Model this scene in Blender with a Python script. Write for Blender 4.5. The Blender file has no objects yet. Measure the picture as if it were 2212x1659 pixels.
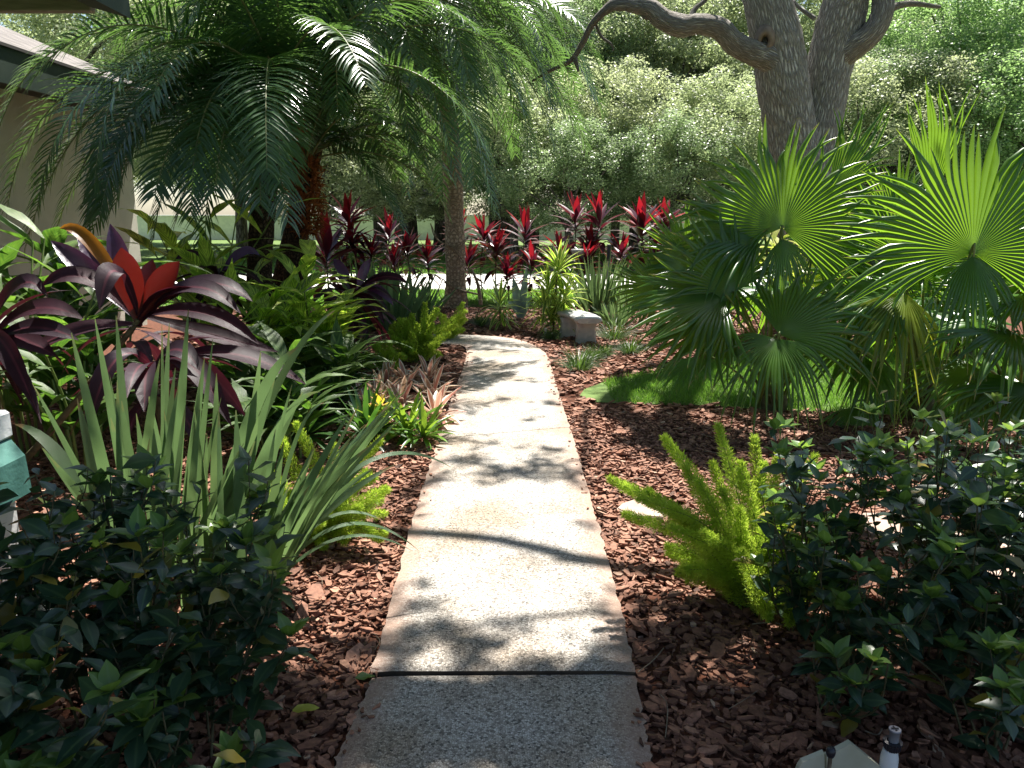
import bpy, math, random
import numpy as np
from mathutils import Vector

# ---------------------------------------------------------------- camera / world / sun
SC = bpy.context.scene
COL = SC.collection
PITCH = math.radians(12.26)
CAMZ = 1.6
FPX, CX, CY = 1671.0, 1106.0, 829.5          # focal length in units of a 2212 x 1659 picture
cam = bpy.data.cameras.new("camera"); camo = bpy.data.objects.new("camera", cam); COL.objects.link(camo)
camo.location = (0, 0, CAMZ); camo.rotation_euler = (math.pi / 2 - PITCH, 0, 0)
cam.sensor_width = 36; cam.lens = 36 * FPX / 2212.0; cam.clip_end = 500; cam.clip_start = 0.05
SC.camera = camo

SUN_AZ, SUN_EL = math.radians(17), math.radians(63)
SDIR = np.array([math.sin(SUN_AZ) * math.cos(SUN_EL), math.cos(SUN_AZ) * math.cos(SUN_EL), math.sin(SUN_EL)])
w = bpy.data.worlds.new("World"); SC.world = w; w.use_nodes = True
nt = w.node_tree; bg = nt.nodes["Background"]
sky = nt.nodes.new("ShaderNodeTexSky"); sky.sky_type = 'NISHITA'; sky.sun_disc = False
sky.sun_elevation = SUN_EL; sky.sun_rotation = SUN_AZ
nt.links.new(sky.outputs[0], bg.inputs[0]); bg.inputs[1].default_value = 0.062
sl = bpy.data.lights.new("sun", 'SUN'); sl.energy = 5.0; sl.angle = math.radians(0.6); sl.color = (1.0, 0.955, 0.88)
so = bpy.data.objects.new("sun", sl); COL.objects.link(so)
so.rotation_euler = Vector(-SDIR).to_track_quat('-Z', 'Y').to_euler()
SC.view_settings.view_transform = 'Standard'; SC.view_settings.look = 'None'
SC.view_settings.exposure = 1.6; SC.view_settings.gamma = 1.0
SC.render.engine = 'CYCLES'
SC.cycles.max_bounces = 8; SC.cycles.diffuse_bounces = 4; SC.cycles.transmission_bounces = 4
SC.cycles.sample_clamp_indirect = 6

# ---------------------------------------------------------------- helpers
def ray(u, v):
    a = (u - CX) / FPX; b = -(v - CY) / FPX
    return np.array([a, math.cos(PITCH) + b * math.sin(PITCH), -math.sin(PITCH) + b * math.cos(PITCH)])
CAMP = np.array([0, 0, CAMZ])
def G(u, v, z=0.0):
    d = ray(u, v); return CAMP + d * ((z - CAMZ) / d[2])
def A(u, v, Y):
    d = ray(u, v); return CAMP + d * (Y / d[1])
def RNG(s): return np.random.default_rng(s)
def nrm(a): return a / np.maximum(np.linalg.norm(a, axis=-1, keepdims=True), 1e-9)

class MB:
    def __init__(s): s.v = []; s.f = []; s.uv = []; s.r = []; s.m = []; s.n = 0
    def add(s, v, f, uv=None, r=None, m=0):
        v = np.asarray(v, float).reshape(-1, 3); f = np.asarray(f, int)
        if f.shape[1] == 3: f = np.concatenate([f, f[:, 2:3] * 0 - 1], 1)
        s.v.append(v); s.f.append(np.where(f < 0, -1, f + s.n))
        s.uv.append(np.zeros((len(v), 2)) if uv is None else np.asarray(uv, float).reshape(-1, 2))
        s.r.append(np.zeros(len(v)) if r is None else np.broadcast_to(np.asarray(r, float).reshape(-1), (len(v),)))
        s.m.append(np.full(len(f), m)); s.n += len(v)
    def build(s, name, mats, parent=None, smooth=True):
        me = bpy.data.meshes.new(name)
        v = np.concatenate(s.v); f = np.concatenate(s.f); uv = np.concatenate(s.uv); r = np.concatenate(s.r); m = np.concatenate(s.m)
        off = np.zeros(3)
        tri = f[:, 3] < 0
        me.vertices.add(len(v)); me.vertices.foreach_set("co", (v - off).astype(np.float32).ravel())
        cnt = np.where(tri, 3, 4); st = np.concatenate([[0], np.cumsum(cnt)[:-1]])
        flat = f.ravel()[np.stack([np.ones(len(f), bool)] * 3 + [~tri], 1).ravel()]
        me.loops.add(len(flat)); me.loops.foreach_set("vertex_index", flat.astype(np.int32))
        me.polygons.add(len(f)); me.polygons.foreach_set("loop_start", st.astype(np.int32)); me.polygons.foreach_set("loop_total", cnt.astype(np.int32))
        ul = me.uv_layers.new(name="UVMap"); ul.data.foreach_set("uv", uv[flat].astype(np.float32).ravel())
        at = me.attributes.new("rnd", 'FLOAT', 'POINT'); at.data.foreach_set("value", r.astype(np.float32))
        if not isinstance(mats, (list, tuple)): mats = [mats]
        for x in mats: me.materials.append(x)
        me.polygons.foreach_set("material_index", m.astype(np.int32))
        me.polygons.foreach_set("use_smooth", np.full(len(f), smooth))
        me.update(); me.validate()
        o = bpy.data.objects.new(name, me); COL.objects.link(o)
        if parent is not None: o.parent = parent; o.matrix_parent_inverse = parent.matrix_basis.inverted()
        return o

def tag(o, label=None, cat=None, group=None, kind=None):
    if label: o["label"] = label
    if cat: o["category"] = cat
    if group: o["group"] = group
    if kind: o["kind"] = kind
    return o
def thing(name, label, cat, loc, group=None):
    o = bpy.data.objects.new(name, None); COL.objects.link(o); o.location = tuple(float(x) for x in loc); o.empty_display_size = 0.1
    o.matrix_basis  # evaluated from loc
    return tag(o, label, cat, group)

def ribbons(mb, P, D, N, L, W, K=6, prof=None, droop=0.0, fold=0.0, m=0, rnd=None, wave=0.0, seed=0):
    P = np.atleast_2d(np.asarray(P, float)); n = len(P)
    D = nrm(np.broadcast_to(np.asarray(D, float), (n, 3)).copy()); N = np.broadcast_to(np.asarray(N, float), (n, 3)).copy()
    L = np.broadcast_to(np.asarray(L, float), (n,)); W = np.broadcast_to(np.asarray(W, float), (n,))
    droop = np.broadcast_to(np.asarray(droop, float), (n,)); fold = np.broadcast_to(np.asarray(fold, float), (n,))
    if prof is None:
        t = np.linspace(0, 1, K + 1); prof = np.maximum(np.sin(np.pi * (0.06 + 0.94 * t)) ** 0.8, 0.02)
    prof = np.asarray(prof, float); K = len(prof) - 1
    if rnd is None: rnd = RNG(seed + n).random(n)
    rnd = np.broadcast_to(np.asarray(rnd, float), (n,))
    rg = RNG(seed + 7 * n); ph = rg.random(n) * 6.28
    V = np.zeros((n, K + 1, 3, 3)); UV = np.zeros((n, K + 1, 3, 2))
    p = P.copy(); d = D; 
    for i in range(K + 1):
        s = nrm(np.cross(d, N)); nn = nrm(np.cross(s, d))
        wv = (W * prof[i])[:, None]
        if wave: 
            nn2 = nn + s * (wave * np.sin(ph + i * 1.7))[:, None]; s = nrm(s + nn * (wave * np.sin(ph + i * 1.7))[:, None])
        V[:, i, 0] = p - s * wv + nn * wv * fold[:, None]; V[:, i, 1] = p; V[:, i, 2] = p + s * wv + nn * wv * fold[:, None]
        UV[:, i, :, 0] = [0, 0.5, 1]; UV[:, i, :, 1] = i / K
        if i < K:
            p = p + d * (L / K)[:, None]
            d = nrm(d + np.array([0, 0, -1.0]) * (droop / K)[:, None]); N = nn
    idx = np.arange(n * (K + 1) * 3).reshape(n, K + 1, 3)
    q = []
    for c in (0, 1):
        q.append(np.stack([idx[:, :-1, c], idx[:, :-1, c + 1], idx[:, 1:, c + 1], idx[:, 1:, c]], -1).reshape(-1, 4))
    mb.add(V, np.concatenate(q), UV, np.repeat(rnd, (K + 1) * 3), m)
    return p

def diamonds(mb, P, D, N, L, W, m=0, rnd=None, seed=0):
    n = len(P); D = nrm(D); S = nrm(np.cross(D, N)); L = np.broadcast_to(L, (n,))[:, None]; W = np.broadcast_to(W, (n,))[:, None]
    V = np.stack([P, P + D * L * .45 + S * W, P + D * L, P + D * L * .45 - S * W], 1)
    UV = np.broadcast_to(np.array([[.5, 0], [1, .5], [.5, 1], [0, .5]]), (n, 4, 2))
    if rnd is None: rnd = RNG(seed).random(n)
    mb.add(V, np.arange(n * 4).reshape(n, 4), UV, np.repeat(rnd, 4), m)

def tube(mb, pts, radii, sides=8, m=0, r=0.0, cap=True, noise=0.0, seed=0, ridges=0, vscale=1.0):
    pts = np.asarray(pts, float); n = len(pts); radii = np.broadcast_to(np.asarray(radii, float), (n,))
    T = np.gradient(pts, axis=0) if n > 1 else np.array([[0, 0, 1.0]]); T = nrm(T)
    ref = np.array([1.0, 0, 0]) if abs(T[0, 0]) < .8 else np.array([0, 1.0, 0])
    V = np.zeros((n, sides, 3)); UV = np.zeros((n, sides, 2)); rg = RNG(seed)
    a = np.arange(sides) / sides * 2 * np.pi
    ln = np.concatenate([[0], np.cumsum(np.linalg.norm(np.diff(pts, axis=0), axis=1))])
    ph = rg.random(8) * 6.28
    for i in range(n):
        s = nrm(np.cross(T[i], ref)); t = np.cross(s, T[i]); ref = t
        rr = np.full(sides, radii[i])
        if noise:
            rr = rr * (1 + noise * (np.sin(2 * a + ph[0] + ln[i] * 1.3) + .6 * np.sin(3 * a + ph[1] - ln[i] * 2.1) + .4 * np.sin(5 * a + ph[2] + ln[i] * 3.3)) + noise * .5 * rg.normal(0, 1, sides))
        V[i] = pts[i] + (np.cos(a) * rr)[:, None] * s + (np.sin(a) * rr)[:, None] * t
        UV[i, :, 0] = np.abs(np.arange(sides) / sides * 2 - 1); UV[i, :, 1] = ln[i] * vscale
    idx = np.arange(n * sides).reshape(n, sides); nx = np.roll(idx, -1, 1)
    f = np.stack([idx[:-1], nx[:-1], nx[1:], idx[1:]], -1).reshape(-1, 4)
    mb.add(V, f, UV, np.full(n * sides, r), m)
    if cap:
        for e, ring in ((0, idx[0][::-1]), (n - 1, idx[-1])):
            c = np.concatenate([V[e], pts[e][None]]); k = np.arange(sides)
            tri = np.stack([k, (k + 1) % sides, np.full(sides, sides)], -1)
            if e == 0: tri = tri[:, ::-1]
            mb.add(c, tri, None, r, m)

def spline(pts, n):
    pts = np.asarray(pts, float); k = len(pts)
    P = np.concatenate([[2 * pts[0] - pts[1]], pts, [2 * pts[-1] - pts[-2]]])
    out = []
    for t in np.linspace(0, k - 1 - 1e-6, n):
        i = int(t); f = t - i; a, b, c, d = P[i:i + 4]
        out.append(.5 * ((2 * b) + (c - a) * f + (2 * a - 5 * b + 4 * c - d) * f * f + (3 * b - a - 3 * c + d) * f ** 3))
    return np.array(out)

def box(mb, lo, hi, m=0, bev=0.0):
    lo = np.asarray(lo, float); hi = np.asarray(hi, float)
    if bev <= 0:
        v = np.array([[x, y, z] for z in (lo[2], hi[2]) for y in (lo[1], hi[1]) for x in (lo[0], hi[0])])
        f = [[0, 2, 3, 1], [4, 5, 7, 6], [0, 1, 5, 4], [2, 6, 7, 3], [0, 4, 6, 2], [1, 3, 7, 5]]
        mb.add(v, f, None, 0, m); return
    x0, y0, x1, y1 = lo[0], lo[1], hi[0], hi[1]
    rings = []
    for z, k in ((lo[2], bev), (lo[2] + bev, 0), (hi[2] - bev, 0), (hi[2], bev)):
        a, b, c, d = x0 + k, y0 + k, x1 - k, y1 - k; e = bev if k == 0 else bev * .3
        rings.append([[a + e, b, z], [c - e, b, z], [c, b + e, z], [c, d - e, z], [c - e, d, z], [a + e, d, z], [a, d - e, z], [a, b + e, z]])
    v = np.array(rings).reshape(-1, 3); f = []
    for i in range(3):
        for j in range(8): f.append([i * 8 + j, i * 8 + (j + 1) % 8, (i + 1) * 8 + (j + 1) % 8, (i + 1) * 8 + j])
    f += [[24, 25, 26, 31], [31, 26, 27, 30], [30, 27, 28, 29], [1, 0, 7, 2], [2, 7, 6, 3], [3, 6, 5, 4]]
    mb.add(v, f, None, 0, m)

def poly_prism(mb, pts, z0, z1, m=0, r=0.0):
    pts = np.asarray(pts, float)[:, :2]; n = len(pts)
    bm_v = np.concatenate([np.c_[pts, np.full(n, z0)], np.c_[pts, np.full(n, z1)], [[*pts.mean(0), z1]]])
    k = np.arange(n); k2 = (k + 1) % n
    mb.add(bm_v, np.stack([k, k2, n + k2, n + k], -1), None, r, m)
    mb.add(bm_v, np.stack([n + k, n + k2, np.full(n, 2 * n)], -1), None, r, m)

def inpoly(x, y, poly):
    poly = np.asarray(poly)[:, :2]; c = np.zeros(len(x), bool); j = len(poly) - 1
    for i in range(len(poly)):
        xi, yi = poly[i]; xj, yj = poly[j]
        t = ((yi > y) != (yj > y)) & (x < (xj - xi) * (y - yi) / (yj - yi + 1e-12) + xi); c ^= t; j = i
    return c

# ---------------------------------------------------------------- materials
def newmat(name):
    m = bpy.data.materials.new(name); m.use_nodes = True; nt = m.node_tree
    b = nt.nodes["Principled BSDF"]; return m, nt, b
def N_(nt, t, **kw):
    n = nt.nodes.new(t)
    for k, v in kw.items():
        if isinstance(k, str) and hasattr(n, k): setattr(n, k, v)
    return n
def mixc(nt, fac, a, b, mode='MIX'):
    n = nt.nodes.new("ShaderNodeMix"); n.data_type = 'RGBA'; n.blend_type = mode
    for i, x in ((0, fac), (6, a), (7, b)):
        if hasattr(x, "is_linked") or hasattr(x, "links"): nt.links.new(x, n.inputs[i])
        else: n.inputs[i].default_value = x if i == 0 else (*x[:3], 1)
    return n.outputs[2]
def ramp(nt, src, stops):
    r = nt.nodes.new("ShaderNodeValToRGB"); nt.links.new(src, r.inputs[0])
    e = r.color_ramp.elements
    while len(e) < len(stops): e.new(0.5)
    for x, (p, c) in zip(e, stops): x.position = p; x.color = (*c, 1) if len(c) == 3 else c
    return r.outputs[0]
def math_(nt, op, a, b=0.0, c=None):
    n = nt.nodes.new("ShaderNodeMath"); n.operation = op
    for i, x in enumerate((a, b) if c is None else (a, b, c)):
        if hasattr(x, "links"): nt.links.new(x, n.inputs[i])
        else: n.inputs[i].default_value = x
    return n.outputs[0]

def leafmat(name, c1, c2, tc=None, tr=0.45, rough=0.4, spec=0.5, edge=None, stripe=None, mid=None, veins=0.0, blotch=0.25, rare=None, tip=None):
    """leaf: colour varies per leaf (attribute rnd) with a margin, stripes or a midrib from the leaf's own UV; thin translucency"""
    m, nt, b = newmat(name)
    at = N_(nt, "ShaderNodeAttribute"); at.attribute_name = "rnd"
    col = mixc(nt, at.outputs["Fac"], c1, c2)
    uv = N_(nt, "ShaderNodeUVMap"); sp = N_(nt, "ShaderNodeSeparateXYZ"); nt.links.new(uv.outputs[0], sp.inputs[0])
    dist = math_(nt, 'ABSOLUTE', math_(nt, 'SUBTRACT', sp.outputs[0], 0.5))       # 0 midrib .. 0.5 margin
    if stripe:   # slanting lateral stripes
        no = N_(nt, "ShaderNodeTexNoise"); mp = N_(nt, "ShaderNodeCombineXYZ")
        s = math_(nt, 'MULTIPLY', math_(nt, 'SUBTRACT', sp.outputs[1], math_(nt, 'MULTIPLY', dist, 0.55)), 26.0)
        nt.links.new(s, mp.inputs[0]); nt.links.new(math_(nt, 'MULTIPLY', at.outputs["Fac"], 50.0), mp.inputs[1]); nt.links.new(math_(nt, 'MULTIPLY', dist, 1.6), mp.inputs[2])
        nt.links.new(mp.outputs[0], no.inputs["Vector"]); no.inputs["Scale"].default_value = 1.0; no.inputs["Detail"].default_value = 1
        f = ramp(nt, no.outputs[0], [(0.44, (0, 0, 0)), (0.54, (1, 1, 1))]); col = mixc(nt, f, col, stripe)
    if edge:
        f = ramp(nt, dist, [(0.26, (0, 0, 0)), (0.36, (1, 1, 1))]); col = mixc(nt, f, col, edge)
    if mid:
        f = ramp(nt, dist, [(0.03, (1, 1, 1)), (0.10, (0, 0, 0))]); col = mixc(nt, f, col, mid)
    if rare:
        f = ramp(nt, at.outputs['Fac'], [(rare[0], (0, 0, 0)), (min(rare[0] + .01, 1), (1, 1, 1))]); col = mixc(nt, f, col, rare[1])
    if tip:
        tv = math_(nt, 'ADD', sp.outputs[1], math_(nt, 'MULTIPLY', at.outputs['Fac'], .10)); f = ramp(nt, tv, [(.97, (0, 0, 0)), (1.0, (1, 1, 1))]); col = mixc(nt, f, col, tip)
    if blotch:
        tc_ = N_(nt, "ShaderNodeTexCoord"); no = N_(nt, "ShaderNodeTexNoise"); nt.links.new(tc_.outputs["Object"], no.inputs["Vector"]); no.inputs["Scale"].default_value = 9
        f = ramp(nt, no.outputs[0], [(0.3, (1 - blotch,) * 3), (0.7, (1 + blotch,) * 3)]); col = mixc(nt, 1.0, col, f, 'MULTIPLY')
    nt.links.new(col, b.inputs["Base Color"]); b.inputs["Roughness"].default_value = rough; b.inputs["Specular IOR Level"].default_value = spec
    if veins:
        wv = N_(nt, "ShaderNodeTexWave"); cb = N_(nt, "ShaderNodeCombineXYZ")
        nt.links.new(math_(nt, 'MULTIPLY', sp.outputs[0], veins), cb.inputs[0]); nt.links.new(cb.outputs[0], wv.inputs["Vector"]); wv.inputs["Scale"].default_value = 1
        bp = N_(nt, "ShaderNodeBump"); bp.inputs["Strength"].default_value = 0.35; bp.inputs["Distance"].default_value = 0.003
        nt.links.new(wv.outputs[1], bp.inputs["Height"]); nt.links.new(bp.outputs[0], b.inputs["Normal"])
    t = N_(nt, "ShaderNodeBsdfTranslucent")
    if tc: tcol = mixc(nt, 0.75, col, tc)
    else: tcol = mixc(nt, 1.0, col, (1.6, 1.9, 0.8), 'MULTIPLY')
    nt.links.new(tcol, t.inputs[0])
    mx = N_(nt, "ShaderNodeMixShader"); mx.inputs[0].default_value = tr
    nt.links.new(b.outputs[0], mx.inputs[1]); nt.links.new(t.outputs[0], mx.inputs[2])
    nt.links.new(mx.outputs[0], nt.nodes["Material Output"].inputs[0])
    return m

def solid(name, c1, c2, scale=8, rough=0.7, bump=0.0, bscale=30, spec=0.3, detail=6, dist=0.01, coord="Object", stretch=None):
    m, nt, b = newmat(name)
    tc = N_(nt, "ShaderNodeTexCoord"); src = tc.outputs[coord]
    if stretch:
        mp = N_(nt, "ShaderNodeMapping"); mp.inputs["Scale"].default_value = stretch; nt.links.new(src, mp.inputs[0]); src = mp.outputs[0]
    no = N_(nt, "ShaderNodeTexNoise"); no.inputs["Scale"].default_value = scale; no.inputs["Detail"].default_value = detail; nt.links.new(src, no.inputs["Vector"])
    col = ramp(nt, no.outputs[0], [(0.32, c1), (0.68, c2)])
    nt.links.new(col, b.inputs["Base Color"]); b.inputs["Roughness"].default_value = rough; b.inputs["Specular IOR Level"].default_value = spec
    if bump:
        n2 = N_(nt, "ShaderNodeTexNoise"); n2.inputs["Scale"].default_value = bscale; n2.inputs["Detail"].default_value = 8; nt.links.new(src, n2.inputs["Vector"])
        bp = N_(nt, "ShaderNodeBump"); bp.inputs["Strength"].default_value = bump; bp.inputs["Distance"].default_value = dist
        nt.links.new(n2.outputs[0], bp.inputs["Height"]); nt.links.new(bp.outputs[0], b.inputs["Normal"])
    return m

def chipmat():
    m, nt, b = newmat("bark_chip")
    at = N_(nt, "ShaderNodeAttribute"); at.attribute_name = "rnd"
    col = ramp(nt, at.outputs["Fac"], [(0, (0.05, 0.024, 0.015)), (0.3, (0.17, 0.075, 0.045)), (0.65, (0.28, 0.13, 0.08)), (0.9, (0.36, 0.19, 0.125)), (1, (0.42, 0.32, 0.23))])
    tc = N_(nt, "ShaderNodeTexCoord"); no = N_(nt, "ShaderNodeTexNoise"); no.inputs["Scale"].default_value = 60; no.inputs["Detail"].default_value = 5; nt.links.new(tc.outputs["Object"], no.inputs["Vector"])
    f = ramp(nt, no.outputs[0], [(0.3, (.6, .6, .6)), (0.7, (1.25, 1.25, 1.25))]); col = mixc(nt, 1.0, col, f, 'MULTIPLY')
    nt.links.new(col, b.inputs["Base Color"]); b.inputs["Roughness"].default_value = .75; b.inputs["Specular IOR Level"].default_value = .3
    bp = N_(nt, "ShaderNodeBump"); bp.inputs["Strength"].default_value = .5; bp.inputs["Distance"].default_value = .004
    nt.links.new(no.outputs[0], bp.inputs["Height"]); nt.links.new(bp.outputs[0], b.inputs["Normal"])
    return m

def aggregate():
    m, nt, b = newmat("exposed_aggregate")
    tc = N_(nt, "ShaderNodeTexCoord")
    vo = N_(nt, "ShaderNodeTexVoronoi"); vo.inputs["Scale"].default_value = 135; nt.links.new(tc.outputs["Object"], vo.inputs["Vector"])
    ve = N_(nt, "ShaderNodeTexVoronoi"); ve.feature = 'DISTANCE_TO_EDGE'; ve.inputs["Scale"].default_value = 135; nt.links.new(tc.outputs["Object"], ve.inputs["Vector"])
    sp = N_(nt, "ShaderNodeSeparateColor"); nt.links.new(vo.outputs["Color"], sp.inputs[0])
    peb = ramp(nt, sp.outputs[0], [(0, (.06, .058, .056)), (.12, (.22, .20, .175)), (.5, (.40, .37, .325)), (1, (.58, .555, .51))])
    gap = ramp(nt, ve.outputs[0], [(0.0, (0, 0, 0)), (0.12, (1, 1, 1))])
    col = mixc(nt, gap, (.145, .128, .108), peb)
    no = N_(nt, "ShaderNodeTexNoise"); no.inputs["Scale"].default_value = 2.2; no.inputs["Detail"].default_value = 6; nt.links.new(tc.outputs["Object"], no.inputs["Vector"])
    st = ramp(nt, no.outputs[0], [(.34, (.84, .73, .62)), (.58, (1.06, 1.05, 1.05))]); col = mixc(nt, 1.0, col, st, 'MULTIPLY')
    # trowelled reddish margin, from the slab's own UV (u across the walk)
    uv = N_(nt, "ShaderNodeUVMap"); su = N_(nt, "ShaderNodeSeparateXYZ"); nt.links.new(uv.outputs[0], su.inputs[0])
    e = math_(nt, 'ABSOLUTE', math_(nt, 'SUBTRACT', su.outputs[0], .5)); n2 = N_(nt, "ShaderNodeTexNoise"); n2.inputs["Scale"].default_value = 7; nt.links.new(tc.outputs["Object"], n2.inputs["Vector"])
    e = math_(nt, 'ADD', e, math_(nt, 'MULTIPLY', math_(nt, 'SUBTRACT', n2.outputs[0], .5), .12))
    f = ramp(nt, e, [(.36, (0, 0, 0)), (.485, (1, 1, 1))]); col = mixc(nt, math_(nt, 'MULTIPLY', f, .78), col, (.33, .215, .16))
    nt.links.new(col, b.inputs["Base Color"]); b.inputs["Roughness"].default_value = .7; b.inputs["Specular IOR Level"].default_value = .3
    bp = N_(nt, "ShaderNodeBump"); bp.inputs["Strength"].default_value = .45; bp.inputs["Distance"].default_value = .004
    nt.links.new(gap, bp.inputs["Height"]); nt.links.new(bp.outputs[0], b.inputs["Normal"])
    return m

def barkmat(name, c1, c2, sx=9, sy=2.2, strength=1.0, distance=.03):
    m, nt, b = newmat(name)
    uv = N_(nt, "ShaderNodeUVMap"); mp = N_(nt, "ShaderNodeMapping"); mp.inputs["Scale"].default_value = (sx, sy, 1); nt.links.new(uv.outputs[0], mp.inputs[0])
    no = N_(nt, "ShaderNodeTexNoise"); no.inputs["Scale"].default_value = 2.5; no.inputs["Detail"].default_value = 5; nt.links.new(mp.outputs[0], no.inputs["Vector"])
    add = N_(nt, "ShaderNodeVectorMath"); add.operation = 'MULTIPLY_ADD'; nt.links.new(no.outputs[1], add.inputs[0]); add.inputs[1].default_value = (.9, .9, 0); nt.links.new(mp.outputs[0], add.inputs[2])
    ve = N_(nt, "ShaderNodeTexVoronoi"); ve.feature = 'DISTANCE_TO_EDGE'; ve.inputs["Scale"].default_value = 1; nt.links.new(add.outputs[0], ve.inputs["Vector"])
    h = ramp(nt, ve.outputs[0], [(0, (0, 0, 0)), (.28, (1, 1, 1))])
    col = mixc(nt, h, c1, c2); f = ramp(nt, no.outputs[0], [(.3, (.65, .65, .65)), (.7, (1.3, 1.3, 1.3))]); col = mixc(nt, 1.0, col, f, 'MULTIPLY')
    nt.links.new(col, b.inputs["Base Color"]); b.inputs["Roughness"].default_value = .9; b.inputs["Specular IOR Level"].default_value = .15
    bp = N_(nt, "ShaderNodeBump"); bp.inputs["Strength"].default_value = strength; bp.inputs["Distance"].default_value = distance
    nt.links.new(math_(nt, 'ADD', h, math_(nt, 'MULTIPLY', no.outputs[0], .5)), bp.inputs["Height"]); nt.links.new(bp.outputs[0], b.inputs["Normal"])
    return m

def shinglemat():
    m, nt, b = newmat("roof_shingle")
    uv = N_(nt, "ShaderNodeUVMap"); br = N_(nt, "ShaderNodeTexBrick"); nt.links.new(uv.outputs[0], br.inputs["Vector"])
    br.inputs["Scale"].default_value = 1; br.inputs["Color1"].default_value = (.10, .085, .075, 1); br.inputs["Color2"].default_value = (.19, .165, .15, 1); br.inputs["Mortar"].default_value = (.05, .045, .04, 1)
    br.inputs["Mortar Size"].default_value = .014; br.inputs["Brick Width"].default_value = .3; br.inputs["Row Height"].default_value = .13
    nt.links.new(br.outputs[0], b.inputs["Base Color"]); b.inputs["Roughness"].default_value = .85
    return m

M = {}
M['chip'] = chipmat()
M['soil'] = solid("mulch_soil", (.045, .018, .010), (.15, .055, .03), 30, .9, .8, 60, .2)
M['lawn'] = solid("lawn_soil", (.07, .12, .03), (.13, .19, .055), 12, .9, .6, 80, .2)
M['grass'] = leafmat("grass_blade", (.09, .18, .045), (.17, .26, .07), tr=.4, rough=.5, spec=.3, blotch=0)
M['drive'] = solid("pale_concrete", (.50, .48, .44), (.64, .62, .58), 3, .8, .2, 40, .3)
M['path'] = aggregate()
M['groove'] = solid("joint_filler", (.03, .022, .016), (.06, .045, .03), 20, .95)
M['stone'] = solid("flagstone", (.30, .21, .16), (.42, .31, .25), 6, .8, .4, 30, .3)
M['stucco'] = solid("cream_stucco", (.50, .50, .42), (.60, .59, .50), 3, .9, .5, 160, .2, dist=.004)
M['trim'] = solid("dark_green_trim", (.018, .035, .026), (.035, .055, .04), 5, .6, .1, 60)
M['soffit'] = solid("shaded_soffit", (.02, .026, .02), (.035, .04, .03), 3, .8)  # near-black colour stands in for the shade under the eaves
M['fascia'] = solid("weathered_fascia", (.20, .185, .15), (.30, .28, .23), 10, .8, .3, 60, stretch=(1, 6, 8))
M['shingle'] = shinglemat()
M['white'] = solid("white_paint", (.62, .63, .63), (.78, .78, .77), 4, .6, .25, 30, .4)
M['teal'] = solid("teal_paint", (.045, .14, .12), (.075, .20, .17), 5, .6, .35, 45, .4, dist=.006)
M['bench'] = solid("cast_concrete", (.40, .40, .39), (.55, .54, .51), 14, .8, .4, 90, .3)
M['oakbark'] = barkmat("oak_bark", (.24, .215, .19), (.46, .43, .39), 30, 5.0, 1.0, .03)
M['palmbark'] = barkmat("palm_trunk", (.20, .15, .10), (.44, .35, .25), 8, 16, .8, .015)
M['darkbark'] = barkmat("dark_palm_trunk", (.02, .014, .008), (.11, .075, .045), 10, 22, 1.0, .02)  # darker brown bark than the tan trunk
M['fibre'] = leafmat("palm_fibre", (.11, .032, .012), (.30, .10, .035), tr=.25, rough=.8, spec=.1)
M['bgbark'] = barkmat("grey_bark", (.05, .042, .035), (.2, .175, .15), 6, 2.0, .8, .04)
M['twig'] = solid("dry_twig", (.12, .09, .06), (.30, .24, .17), 30, .85, .3, 80, .2)
M['stem'] = solid("green_brown_stem", (.05, .045, .022), (.13, .11, .055), 20, .7)
M['greenstem'] = solid("green_stalk", (.09, .14, .03), (.17, .22, .06), 14, .5, 0)
M['palm'] = leafmat("palm_leaflet", (.030, .078, .036), (.06, .12, .045), tc=(.19, .36, .06), tr=.36, rough=.27, spec=.9, blotch=0)
M['rachis'] = solid("palm_rachis", (.12, .14, .05), (.2, .2, .08), 10, .45, 0)
M['fan'] = leafmat("fan_palm_blade", (.04, .12, .018), (.09, .18, .026), tip=(.30, .22, .06), tc=(.31, .55, .028), tr=.47, rough=.28, spec=.8, blotch=.15, mid=(.08, .17, .04))
M['fanyellow'] = leafmat("fan_palm_yellow", (.16, .24, .025), (.24, .30, .03), tc=(.6, .62, .05), tr=.5, rough=.33, spec=.6)  # brighter and yellower than the other fan blades
M['iris'] = leafmat("sword_leaf", (.05, .112, .048), (.10, .168, .072), tc=(.22, .36, .12), tr=.33, rough=.42, spec=.5, veins=16, blotch=.3, tip=(.25, .15, .06))
M['irisdark'] = leafmat("strap_leaf", (.05, .11, .045), (.10, .165, .065), tc=(.26, .40, .13), tr=.38, rough=.45, spec=.4, veins=9, tip=(.25, .16, .06))
M['ti_red'] = leafmat("ti_young_leaf", (.07, .006, .009), (.24, .012, .02), tc=(.27, .008, .014), tr=.5, rough=.35, spec=.5)
M['ti_dark'] = leafmat("ti_old_leaf", (.028, .008, .014), (.075, .011, .022), tc=(.13, .008, .02), tr=.3, rough=.35, spec=.55)
M['cord'] = leafmat("cordyline_leaf", (.024, .011, .02), (.05, .013, .024), tc=(.09, .010, .016), tr=.25, rough=.48, spec=.32, veins=12, mid=(.11, .03, .045))
M['cordred'] = leafmat("cordyline_red_leaf", (.09, .010, .008), (.13, .014, .009), tc=(.17, .008, .005), tr=.36, rough=.3, spec=.6, veins=12)
M['cordorange'] = leafmat("cordyline_orange_leaf", (.32, .12, .015), (.36, .15, .02), tc=(.6, .24, .02), tr=.45, rough=.35, veins=12)
M['cordpurple'] = leafmat("cordyline_purple_leaf", (.06, .03, .085), (.10, .05, .12), tc=(.22, .05, .12), tr=.25, rough=.25, spec=.9, veins=12)
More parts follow.
